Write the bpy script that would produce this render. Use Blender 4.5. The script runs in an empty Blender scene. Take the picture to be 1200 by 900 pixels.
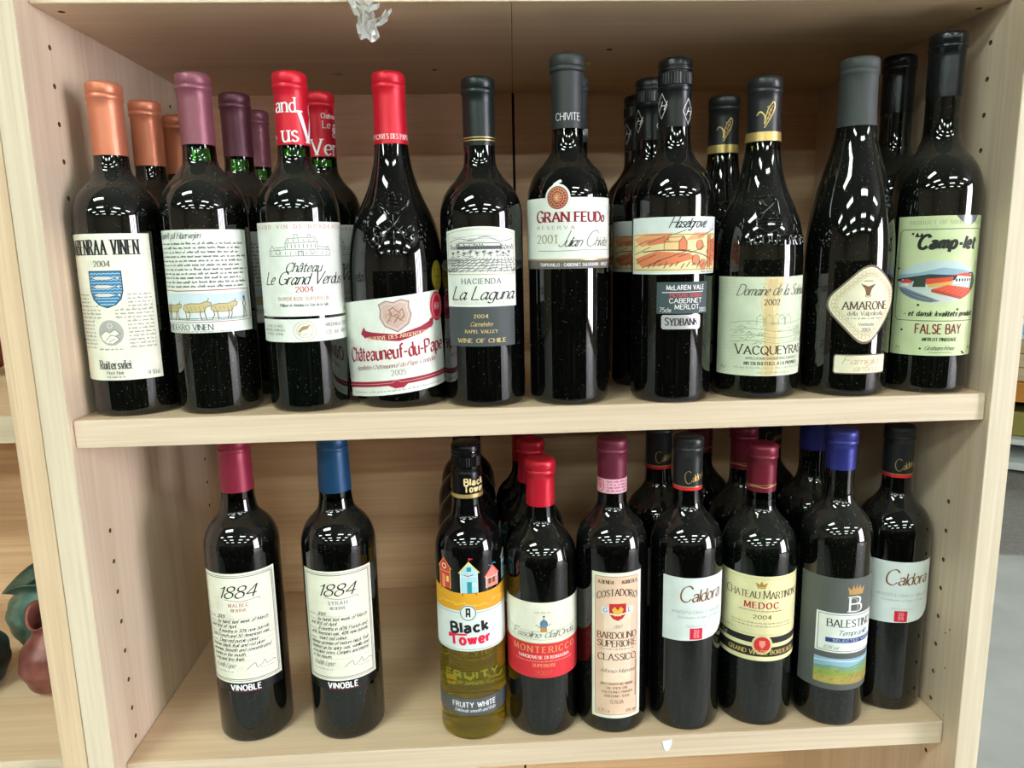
import bpy, bmesh, math, random
from math import sin, cos, pi, radians, sqrt, hypot, atan2
from mathutils import Vector, Matrix
from mathutils.geometry import tessellate_polygon

SC = bpy.context.scene
COL = SC.collection

# ------------------------------------------------------------------ camera
def rotm(rx, ry, rz):
    return Matrix.Rotation(rz, 3, 'Z') @ Matrix.Rotation(rx, 3, 'X') @ Matrix.Rotation(ry, 3, 'Y')
Rm = rotm(-0.18038, 0.0202, -0.04779)
cam_d = bpy.data.cameras.new('camera')
cam_d.sensor_width = 36.0
cam_d.lens = 857.18 / 1200 * 36
cam_d.clip_start = 0.02
cam = bpy.data.objects.new('camera', cam_d)
COL.objects.link(cam)
right, fwd, up = Rm.col[0], Rm.col[1], Rm.col[2]
M4 = Matrix((right, up, -fwd)).transposed().to_4x4()
M4.translation = Vector((0.36406, -0.65975, 0.14261))
cam.matrix_world = M4
SC.camera = cam

# ------------------------------------------------------------------ light levels
LAMP_POWER = 29.0
WINDOW_POWER = 22.0
WORLD_LEVEL = 0.24
SC.view_settings.view_transform = 'Standard'
SC.view_settings.look = 'None'
SC.view_settings.exposure = 0.42
SC.view_settings.gamma = 1.0
SC.view_settings.use_curve_mapping = False
SC.cycles.use_denoising = True
SC.cycles.max_bounces = 10
SC.cycles.transparent_max_bounces = 16
SC.cycles.transmission_bounces = 8
SC.cycles.caustics_refractive = True
SC.cycles.sample_clamp_indirect = 6.0
world = bpy.data.worlds.new('world')
SC.world = world
world.use_nodes = True
world.node_tree.nodes['Background'].inputs[0].default_value = (0.93, 0.95, 1.0, 1)
world.node_tree.nodes['Background'].inputs[1].default_value = WORLD_LEVEL

# ------------------------------------------------------------------ materials
def lin(c):
    out = []
    for v in c:
        v = v / 255.0
        out.append(v / 12.92 if v <= 0.04045 else ((v + 0.055) / 1.055) ** 2.4)
    return tuple(out) + (1.0,)

MATS = {}
def mat(name, rgb, rough=0.5, metal=0.0, spec=0.5, emit=None, **kw):
    if name in MATS:
        return MATS[name]
    m = bpy.data.materials.new(name)
    m.use_nodes = True
    b = m.node_tree.nodes['Principled BSDF']
    b.inputs['Base Color'].default_value = lin(rgb)
    b.inputs['Roughness'].default_value = rough
    b.inputs['Metallic'].default_value = metal
    b.inputs['Specular IOR Level'].default_value = spec
    if emit is not None:
        b.inputs['Emission Color'].default_value = lin(rgb)
        b.inputs['Emission Strength'].default_value = emit
    for k, v in kw.items():
        b.inputs[k.replace('_', ' ')].default_value = v
    MATS[name] = m
    return m

def nd(m, t, **kw):
    n = m.node_tree.nodes.new(t)
    for k, v in kw.items():
        setattr(n, k, v)
    return n

def wood(name, light, dark, axis, rough=0.42, contrast=1.0):
    """pale melamine maple; grain runs along axis"""
    m = mat(name, light, rough)
    L = m.node_tree.links
    b = m.node_tree.nodes['Principled BSDF']
    tc = nd(m, 'ShaderNodeTexCoord')
    def stretched(long_s, cross_s, detail):
        mp = nd(m, 'ShaderNodeMapping')
        s = [cross_s] * 3
        s[axis] = long_s
        mp.inputs['Scale'].default_value = s
        L.new(tc.outputs['Object'], mp.inputs['Vector'])
        n = nd(m, 'ShaderNodeTexNoise')
        n.inputs['Scale'].default_value = 1.0
        n.inputs['Detail'].default_value = detail
        n.inputs['Distortion'].default_value = 0.6
        L.new(mp.outputs[0], n.inputs['Vector'])
        return n
    a = stretched(1.6, 26, 3)      # broad cathedral figure
    f = stretched(5, 260, 3)       # fine fibres
    mx = nd(m, 'ShaderNodeMix', data_type='FLOAT')
    mx.inputs['Factor'].default_value = 0.45
    L.new(a.outputs['Fac'], mx.inputs['A'])
    L.new(f.outputs['Fac'], mx.inputs['B'])
    r = nd(m, 'ShaderNodeValToRGB')
    r.color_ramp.elements[0].position = 0.5 - 0.14 / contrast
    r.color_ramp.elements[0].color = lin(dark)
    r.color_ramp.elements[1].position = 0.5 + 0.10 / contrast
    r.color_ramp.elements[1].color = lin(light)
    L.new(mx.outputs['Result'], r.inputs[0])
    L.new(r.outputs[0], b.inputs['Base Color'])
    bp = nd(m, 'ShaderNodeBump')
    bp.inputs['Strength'].default_value = 0.06
    bp.inputs['Distance'].default_value = 0.0006
    L.new(f.outputs['Fac'], bp.inputs['Height'])
    L.new(bp.outputs[0], b.inputs['Normal'])
    return m

def dark_glass(name, tint=(6, 7, 6), dust=0.5, streak=0.0):
    """bottle glass filled with red wine: near black, mirror-like, with a little shop dust"""
    m = mat(name, tint, 0.035, 0.0, 0.62)
    m.node_tree.nodes['Principled BSDF'].inputs['IOR'].default_value = 1.53
    L = m.node_tree.links
    b = m.node_tree.nodes['Principled BSDF']
    tc = nd(m, 'ShaderNodeTexCoord')
    vo = nd(m, 'ShaderNodeTexVoronoi')
    vo.inputs['Scale'].default_value = 640
    L.new(tc.outputs['Object'], vo.inputs['Vector'])
    no = nd(m, 'ShaderNodeTexNoise')
    no.inputs['Scale'].default_value = 26
    no.inputs['Detail'].default_value = 5
    L.new(tc.outputs['Object'], no.inputs['Vector'])
    wn = nd(m, 'ShaderNodeMath', operation='LESS_THAN')     # tiny specks
    wn.inputs[1].default_value = 0.20
    L.new(vo.outputs['Distance'], wn.inputs[0])
    sel = nd(m, 'ShaderNodeSeparateColor')
    L.new(vo.outputs['Color'], sel.inputs[0])
    gt = nd(m, 'ShaderNodeMath', operation='GREATER_THAN')
    gt.inputs[1].default_value = 1.0 - 0.16 * dust
    L.new(sel.outputs[0], gt.inputs[0])
    sp = nd(m, 'ShaderNodeMath', operation='MULTIPLY')
    L.new(wn.outputs[0], sp.inputs[0]); L.new(gt.outputs[0], sp.inputs[1])
    # veil of dust lying on up-facing shoulders
    geo = nd(m, 'ShaderNodeNewGeometry')
    sx = nd(m, 'ShaderNodeSeparateXYZ')
    L.new(geo.outputs['Normal'], sx.inputs[0])
    mr = nd(m, 'ShaderNodeMapRange')
    mr.inputs['From Min'].default_value = 0.1
    mr.inputs['From Max'].default_value = 0.9
    mr.inputs['To Max'].default_value = 0.065 * dust
    L.new(sx.outputs['Z'], mr.inputs['Value'])
    ml = nd(m, 'ShaderNodeMath', operation='MULTIPLY')
    L.new(mr.outputs[0], ml.inputs[0]); L.new(no.outputs['Fac'], ml.inputs[1])
    ad = nd(m, 'ShaderNodeMath', operation='MULTIPLY_ADD')
    ad.inputs[1].default_value = 0.26
    L.new(sp.outputs[0], ad.inputs[0]); L.new(ml.outputs[0], ad.inputs[2])
    dif = nd(m, 'ShaderNodeBsdfDiffuse')
    dif.inputs['Color'].default_value = lin((205, 205, 195))
    mixs = nd(m, 'ShaderNodeMixShader')
    L.new(ad.outputs[0], mixs.inputs[0])
    L.new(b.outputs[0], mixs.inputs[1]); L.new(dif.outputs[0], mixs.inputs[2])
    L.new(mixs.outputs[0], m.node_tree.nodes['Material Output'].inputs[0])
    return m

def thin_glass(name, rgb):
    """coloured glass of the empty neck: tinted see-through plus mirror"""
    m = bpy.data.materials.new(name)
    m.use_nodes = True
    nt = m.node_tree
    nt.nodes.clear()
    o = nd(m, 'ShaderNodeOutputMaterial')
    t = nd(m, 'ShaderNodeBsdfTransparent'); t.inputs[0].default_value = lin(rgb)
    g = nd(m, 'ShaderNodeBsdfGlossy'); g.inputs['Roughness'].default_value = 0.04
    f = nd(m, 'ShaderNodeFresnel'); f.inputs[0].default_value = 1.6
    x = nd(m, 'ShaderNodeMixShader')
    nt.links.new(f.outputs[0], x.inputs[0]); nt.links.new(t.outputs[0], x.inputs[1])
    nt.links.new(g.outputs[0], x.inputs[2]); nt.links.new(x.outputs[0], o.inputs[0])
    MATS[name] = m
    return m

def foil(name, rgb, rough=0.38, metal=0.35, bump=0.25):
    m = mat(name, rgb, rough, metal)
    L = m.node_tree.links
    tc = nd(m, 'ShaderNodeTexCoord')
    mp = nd(m, 'ShaderNodeMapping'); mp.inputs['Scale'].default_value = (150, 150, 40)
    n = nd(m, 'ShaderNodeTexNoise'); n.inputs['Scale'].default_value = 1.0
    n.inputs['Detail'].default_value = 3
    bp = nd(m, 'ShaderNodeBump'); bp.inputs['Strength'].default_value = bump
    bp.inputs['Distance'].default_value = 0.0012
    L.new(tc.outputs['Object'], mp.inputs[0]); L.new(mp.outputs[0], n.inputs['Vector'])
    L.new(n.outputs['Fac'], bp.inputs['Height'])
    L.new(bp.outputs[0], m.node_tree.nodes['Principled BSDF'].inputs['Normal'])
    return m

def paper(name, rgb, rough=0.5):
    m = mat(name, rgb, rough, 0.0, 0.35)
    L = m.node_tree.links
    tc = nd(m, 'ShaderNodeTexCoord')
    n = nd(m, 'ShaderNodeTexNoise'); n.inputs['Scale'].default_value = 60
    n.inputs['Detail'].default_value = 4
    r = nd(m, 'ShaderNodeValToRGB')
    r.color_ramp.elements[0].position = 0.3
    r.color_ramp.elements[0].color = lin([max(0, c * 0.95) for c in rgb])
    r.color_ramp.elements[1].position = 0.7
    r.color_ramp.elements[1].color = lin(rgb)
    L.new(tc.outputs['Object'], n.inputs['Vector']); L.new(n.outputs['Fac'], r.inputs[0])
    L.new(r.outputs[0], m.node_tree.nodes['Principled BSDF'].inputs['Base Color'])
    return m

def ink(rgb, rough=0.55, metal=0.0):
    return mat('ink_%02x%02x%02x_%d' % (*[int(c) for c in rgb], int(metal * 10)), rgb, rough, metal, 0.3)

EDGE = wood('maple_edge', (222, 203, 178), (202, 180, 154), 0)
EDGE_V = wood('maple_upright_edge', (220, 205, 180), (200, 184, 158), 2)
SIDE = wood('maple_side', (222, 202, 178), (204, 182, 156), 2)
TOPW = wood('maple_shelf', (236, 208, 174), (222, 190, 154), 0)
BACK = wood('maple_back', (246, 210, 172), (228, 186, 146), 0, contrast=1.1)  # shelf and back lifted above the edges, putting interior light into the colour
NEIGH_V = wood('neighbour_edge', (220, 194, 160), (198, 170, 138), 2, contrast=1.1)

# ------------------------------------------------------------------ mesh helpers
def link(name, me, parent=None):
    o = bpy.data.objects.new(name, me)
    COL.objects.link(o)
    if parent is not None:
        o.parent = parent
    return o

def obj(name, bm, mats, parent=None, smooth=False):
    me = bpy.data.meshes.new(name)
    bm.to_mesh(me)
    bm.free()
    for m in (mats if isinstance(mats, (list, tuple)) else [mats]):
        me.materials.append(m)
    if smooth:
        me.polygons.foreach_set('use_smooth', [True] * len(me.polygons))
    return link(name, me, parent)

def tag(o, label=None, cat=None, group=None, kind=None):
    if label: o['label'] = label
    if cat: o['category'] = cat
    if group: o['group'] = group
    if kind: o['kind'] = kind
    return o

def empty(name, loc):
    o = bpy.data.objects.new(name, None)
    o.empty_display_size = 0.02
    o.location = loc
    COL.objects.link(o)
    return o

def box(bm, x0, x1, y0, y1, z0, z1, bev=0.0, mi=0):
    r = bmesh.ops.create_cube(bm, size=1.0)
    vs = r['verts']
    bmesh.ops.scale(bm, vec=(x1 - x0, y1 - y0, z1 - z0), verts=vs)
    bmesh.ops.translate(bm, vec=((x0 + x1) / 2, (y0 + y1) / 2, (z0 + z1) / 2), verts=vs)
    fs = {f for v in vs for f in v.link_faces}
    for f in fs: f.material_index = mi
    if bev > 0:
        es = list({e for v in vs for e in v.link_edges})
        r2 = bmesh.ops.bevel(bm, geom=es, offset=bev, segments=2, affect='EDGES', profile=0.5)
        for f in r2['faces']: f.material_index = mi

def lathe(bm, prof, seg=48, mis=None, cx=0, cy=0):
    rings = []
    for r, z in prof:
        if r < 1e-6:
            rings.append([bm.verts.new((cx, cy, z))])
        else:
            rings.append([bm.verts.new((cx + r * cos(2 * pi * i / seg), cy + r * sin(2 * pi * i / seg), z)) for i in range(seg)])
    for k in range(len(rings) - 1):
        a, b = rings[k], rings[k + 1]
        mi = mis[k] if mis else 0
        for i in range(seg):
            j = (i + 1) % seg
            if len(a) == 1 and len(b) == 1: continue
            if len(a) == 1: f = bm.faces.new((a[0], b[j], b[i]))
            elif len(b) == 1: f = bm.faces.new((a[i], a[j], b[0]))
            else: f = bm.faces.new((a[i], a[j], b[j], b[i]))
            f.material_index = mi
    return rings

def boolean_cut(name, bm, cutters, mats, parent):
    """cut drilled holes for good: evaluate a boolean, keep the mesh, drop the helpers"""
    a = obj('tmp_a', bm, mats)
    cb = bmesh.new()
    for (c, axis, rad, depth) in cutters:
        r = bmesh.ops.create_cone(cb, cap_ends=True, segments=12, radius1=rad, radius2=rad, depth=depth)
        rot = {'x': Matrix.Rotation(pi / 2, 4, 'Y'), 'y': Matrix.Rotation(pi / 2, 4, 'X'), 'z': Matrix.Identity(4)}[axis]
        bmesh.ops.transform(cb, matrix=Matrix.Translation(c) @ rot, verts=r['verts'])
    b = obj('tmp_b', cb, mats)
    md = a.modifiers.new('b', 'BOOLEAN'); md.object = b; md.operation = 'DIFFERENCE'; md.solver = 'EXACT'
    dg = bpy.context.evaluated_depsgraph_get()
    me = bpy.data.meshes.new_from_object(a.evaluated_get(dg))
    me.name = name
    me.materials.append(mat('raw_chipboard', (96, 66, 42), .9))
    for pg in me.polygons:        # the walls of the drilled holes are bare chipboard
        c = pg.center
        if any((c - Vector(q[0])).length < q[3] * .55 and pg.area < 2e-4 for q in cutters): pg.material_index = len(me.materials) - 1
    bpy.data.objects.remove(a); bpy.data.objects.remove(b)
    return link(name, me, parent)

# ------------------------------------------------------------------ pen font
FONT_SRC = {
'A': '8|0,0 4,10 8,0;1.5,3.5 6.5,3.5', 'B': '6.3|0,0 0,10;~0,10 3.5,10 5.3,9 5.3,6.4 3.5,5.3 0,5.3;~0,5.3 4,5.3 6.2,4.2 6.2,1.2 4,0 0,0',
'C': '7.3|~7.2,8.2 5.5,9.8 3.5,10 1,8.5 0,5 1,1.5 3.5,0 5.5,.2 7.2,1.8', 'D': '7.5|0,0 0,10;~0,10 3.5,10 6.4,8.5 7.5,5 6.4,1.5 3.5,0 0,0',
'E': '5.6|0,0 0,10;0,10 5.4,10;0,5.3 4.6,5.3;0,0 5.6,0', 'F': '5.4|0,0 0,10;0,10 5.4,10;0,5.3 4.4,5.3',
'G': '7.6|~7.2,8.2 5.5,9.8 3.5,10 1,8.5 0,5 1,1.5 3.5,0 5.5,.2 7.4,1.5;7.4,0.6 7.4,4.3;4.6,4.3 7.4,4.3',
'H': '7.4|0,0 0,10;7.4,0 7.4,10;0,5.2 7.4,5.2', 'I': '0|0,0 0,10', 'J': '4|~4,10 4,2.5 3,.3 1.5,0 0,1.2',
'K': '6.8|0,0 0,10;6.5,10 0,4;2.2,6 6.8,0', 'L': '5.2|0,10 0,0;0,0 5.2,0', 'M': '9|0,0 .6,10;.6,10 4.5,1;4.5,1 8.4,10;8.4,10 9,0',
'N': '7.6|0,0 0,10;0,10 7.6,0;7.6,0 7.6,10', 'O': '8|~4,10 1.2,8.7 0,5 1.2,1.3 4,0 6.8,1.3 8,5 6.8,8.7 4,10',
'P': '6|0,0 0,10;~0,10 3.5,10 5.8,8.9 5.8,6 3.5,4.8 0,4.8', 'Q': '8.4|~4,10 1.2,8.7 0,5 1.2,1.3 4,0 6.8,1.3 8,5 6.8,8.7 4,10;4.5,2.5 8.4,-1.5',
'R': '6.8|0,0 0,10;~0,10 3.5,10 5.6,9 5.6,6.3 3.5,5.2 0,5.2;3,5.2 6.8,0', 'S': '5.6|~5.2,8.5 3.2,10 .9,9 .7,7 2.8,5.4 5.2,3.8 5.4,1.6 3.1,0 0,1.5',
'T': '7|3.5,0 3.5,10;0,10 7,10', 'U': '7.2|~0,10 0,3.2 1.1,.7 3.6,0 6.1,.7 7.2,3.2 7.2,10', 'V': '7.6|0,10 3.8,0;3.8,0 7.6,10',
'W': '11|0,10 2.8,0;2.8,0 5.5,9;5.5,9 8.2,0;8.2,0 11,10', 'X': '7.2|0,0 7.2,10;0,10 7.2,0', 'Y': '7.2|0,10 3.6,4.8;7.2,10 3.6,4.8;3.6,4.8 3.6,0',
'Z': '6.4|0,10 6.2,10;6.2,10 0,0;0,0 6.4,0',
'a': '5|~.5,5.2 1.4,6.3 2.8,6.5 4.1,5.9 4.5,4.6 4.5,0;~4.5,3.8 2,3.5 .3,2.6 .2,1.1 1.5,0 3.3,.5 4.5,1.8', 'b': '5|0,10 0,0;~0,5.2 2,6.5 4,5.8 5,3.2 4,.6 2,0 0,1.2',
'c': '4.6|~4.6,5.3 3,6.5 1,5.6 0,3.2 1,.8 2.8,0 4.6,1.2', 'd': '4.9|4.8,10 4.8,0;~4.8,5.4 3,6.5 1,5.8 0,3.2 1,.6 2.8,0 4.8,1.2',
'e': '4.8|~.2,3.4 4.8,3.6 4.4,5.7 2.6,6.5 .8,5.6 0,3.2 .9,.7 2.8,0 4.7,1.2', 'f': '3|~3.8,9.3 2.8,10 1.6,9.2 1.4,7 1.4,0;0,6.3 3.2,6.3',
'g': '4.9|~4.8,5.5 3,6.5 1,5.8 0,3.2 1,.6 2.8,0 4.8,1.3;~4.8,6.5 4.8,-1 4,-2.8 2,-3.1 .4,-2.2', 'h': '4.7|0,10 0,0;~0,4.8 1.6,6.2 3.2,6.5 4.5,5.5 4.6,3.5 4.6,0',
'i': '0|0,6.5 0,0;0,8.4 0,9.3', 'j': '1|~1,6.5 1,-1.5 .2,-3 -1,-3;1,8.4 1,9.3', 'k': '4.8|0,10 0,0;4.5,6.5 0,2.7;1.4,3.8 4.8,0', 'l': '0|0,10 0,0',
'm': '7.8|0,6.5 0,0;~0,4.8 1.5,6.3 2.8,6.4 3.8,5.4 3.9,0;~3.9,4.8 5.4,6.3 6.7,6.4 7.7,5.4 7.8,0', 'n': '4.7|0,6.5 0,0;~0,4.8 1.6,6.3 3.2,6.5 4.5,5.4 4.6,3.5 4.6,0',
'o': '5.2|~2.6,6.5 .8,5.6 0,3.2 .8,.8 2.6,0 4.4,.8 5.2,3.2 4.4,5.6 2.6,6.5', 'p': '5|0,6.5 0,-3;~0,5.2 2,6.5 4,5.8 5,3.2 4,.6 2,0 0,1.2',
'q': '4.9|4.8,6.5 4.8,-3;~4.8,5.4 3,6.5 1,5.8 0,3.2 1,.6 2.8,0 4.8,1.2', 'r': '3.2|0,6.5 0,0;~0,4.3 1.2,6 3.2,6.4', 's': '4|~4,5.5 2.3,6.5 .6,5.6 .6,4.2 2.2,3.3 3.9,2.3 3.9,.8 2.1,0 .1,1',
't': '3.6|~1.4,9 1.4,1.2 2.2,0 3.8,.6;-.7,6.4 4,6.4', 'u': '4.7|~0,6.5 0,2 1,.2 2.8,0 4.6,1.8;4.6,6.5 4.6,0', 'v': '5|0,6.5 2.5,0;2.5,0 5,6.5',
'w': '7.6|0,6.5 1.9,0;1.9,0 3.8,6.5;3.8,6.5 5.7,0;5.7,0 7.6,6.5', 'x': '4.8|0,6.5 4.8,0;4.8,6.5 0,0', 'y': '5|0,6.5 2.5,0;5,6.5 1.5,-3', 'z': '4.5|0,6.5 4.5,6.5;4.5,6.5 0,0;0,0 4.5,0',
'0': '5.6|~2.8,10 .8,8.6 0,5 .8,1.4 2.8,0 4.8,1.4 5.6,5 4.8,8.6 2.8,10', '1': '3|~.3,8 1.8,8.8 2.6,10;2.6,10 2.6,0', '2': '5.4|~.3,7.6 1,9.4 2.8,10 4.8,9 4.8,6.6 3,3.8 0,0;0,0 5.4,0',
'3': '5|~.3,8.8 2.4,10 4.6,8.8 4.4,6.4 2,5.3 4.6,4.6 5,2.2 3.2,.1 0,1', '4': '5.8|4.3,0 4.3,10;4.3,10 0,3;0,3 5.8,3', '5': '5|4.8,10 1,10;1,10 .6,5.6;~.6,5.6 3,6.2 5,4.4 4.8,1.8 2.6,0 0,.8',
'6': '5.4|~4.8,9.4 2.6,9 .6,6 0,3 1,.6 3,0 5,1.2 5.2,3.8 3.6,5.6 1.2,5 .1,3', '7': '5.2|0,10 5.2,10;5.2,10 1.6,0', '8': '5.2|~2.6,10 .7,9 .7,6.6 2.6,5.4 4.8,3.8 4.8,1.2 2.6,0 .4,1.2 .4,3.8 2.6,5.4 4.5,6.6 4.5,9 2.6,10',
'9': '5.4|~5.2,7 4.2,4.8 2,4.6 .2,6.4 .6,9 2.6,10 4.8,8.8 5.4,6 4.4,2 1.4,0', '.': '.4|0,0 .4,.6', ',': '.6|.5,.6 0,-1.6', "'": '.4|.3,10 0,7.6', '-': '3.4|0,3.8 3.4,3.8', '%': '8|7,10 1,0;~1.8,9.6 .2,7.8 1.8,6 3.4,7.8 1.8,9.6;~6.2,4 4.6,2.2 6.2,.4 7.8,2.2 6.2,4',
':': '.4|0,0 .4,.6;0,5 .4,5.6', ' ': '3|', '&': '7|~7,0 1.4,7.6 2.4,10 4.2,8.4 .6,3.4 .8,.8 3,0 6.6,4',
}
FONT_SRC['~a'] = '5.6|~4.3,5.2 3,6.5 1.2,5.8 0,3 .6,.5 2.2,0 4,2.2;4.9,6.5 4.5,3;~4.5,3 4.5,.6 5.2,0 6.4,1.4'
FONT_SRC['~e'] = '4.6|~.3,2.8 2.6,3.3 4.1,4.9 3.4,6.5 1.6,6.1 .2,3.6 .4,1 2,0 4.4,1.2'
ACC = {'â': ('a', '^'), 'é': ('e', '/'), 'è': ('e', '\\'), 'ô': ('o', '^'), 'å': ('a', 'o'), 'É': ('E', '/'), 'Ø': ('O', 's')}
ACCS = {'^': '.8,7.6 2.6,9.6;2.6,9.6 4.4,7.6', '/': '2,7.8 3.8,9.8', '\\': '3.4,7.8 1.6,9.8', 'o': '~2.6,9.6 1.7,8.7 2.6,7.8 3.5,8.7 2.6,9.6', 's': '0.6,-.6 7.4,10.6'}

def catmull(P, n=4):
    if len(P) < 3: return P
    Q = [P[0]] + P + [P[-1]]
    if hypot(P[0][0] - P[-1][0], P[0][1] - P[-1][1]) < 1e-6: Q = [P[-2]] + P + [P[1]]
    out = []
    for i in range(1, len(Q) - 2):
        a, b, c, d = Q[i - 1], Q[i], Q[i + 1], Q[i + 2]
        for k in range(n):
            t = k / n
            out.append(tuple(0.5 * ((2 * b[j]) + (-a[j] + c[j]) * t + (2 * a[j] - 5 * b[j] + 4 * c[j] - d[j]) * t * t + (-a[j] + 3 * b[j] - 3 * c[j] + d[j]) * t ** 3) for j in (0, 1)))
    out.append(P[-1])
    return out

def parse_strokes(s):
    res = []
    for st in s.split(';'):
        if not st: continue
        sm = st[0] == '~'
        pts = [tuple(float(v) for v in p.split(',')) for p in st.lstrip('~').split()]
        res.append((catmull(pts) if sm else pts, not sm))
    return res
FONT = {}
for ch, s in FONT_SRC.items():
    w, st = s.split('|')
    FONT[ch] = (float(w), parse_strokes(st))
for ch, (base, ac) in ACC.items():
    w, st = FONT[base]
    dy = 3.2 if base.isupper() and ac != 's' else 0
    FONT[ch] = (w, st + [([(x, y + dy) for x, y in p], q) for p, q in parse_strokes(ACCS[ac])])

STYLES = {   # thick, thin (glyph units, cap height 10), pen angle, slant, serif, spacing, x scale
    'serif': (1.5, 0.55, 0.22, 0, 1, 2.0, 1.0),
    'serif_bold': (2.1, 0.8, 0.2, 0, 1, 2.6, 1.0),
    'didone': (2.1, 0.45, 0.3, 0, 1, 3.4, 0.6),
    'sans': (1.15, 1.0, 0, 0, 0, 2.3, 0.9),
    'sans_bold': (2.0, 1.7, 0, 0, 0, 2.9, 0.92),
    'sans_italic': (2.3, 1.8, 0, 0.28, 0, 3.0, 1.05),
    'heavy': (2.9, 2.4, 0, 0, 0, 3.4, 0.95),
    'wide': (1.3, 0.8, 0, 0, 1, 4.4, 1.0),
    'script': (1.3, 0.5, 0.4, 0.42, 0, 1.2, 0.95),
    'script_bold': (1.6, 0.6, 0.5, 0.42, 0, 1.5, 1.0),
    'black': (1.9, 0.35, 0.75, 0.06, 0, 2.0, 0.85),
    'brush': (1.5, 0.6, 0.5, 0.22, 0, 1.3, 0.95),
    'hand': (0.8, 0.6, 0.3, 0.5, 0, 1.0, 1.0),
    'uncial': (2.1, 0.6, 0.35, 0, 1, 2.2, 0.9),
}

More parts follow.
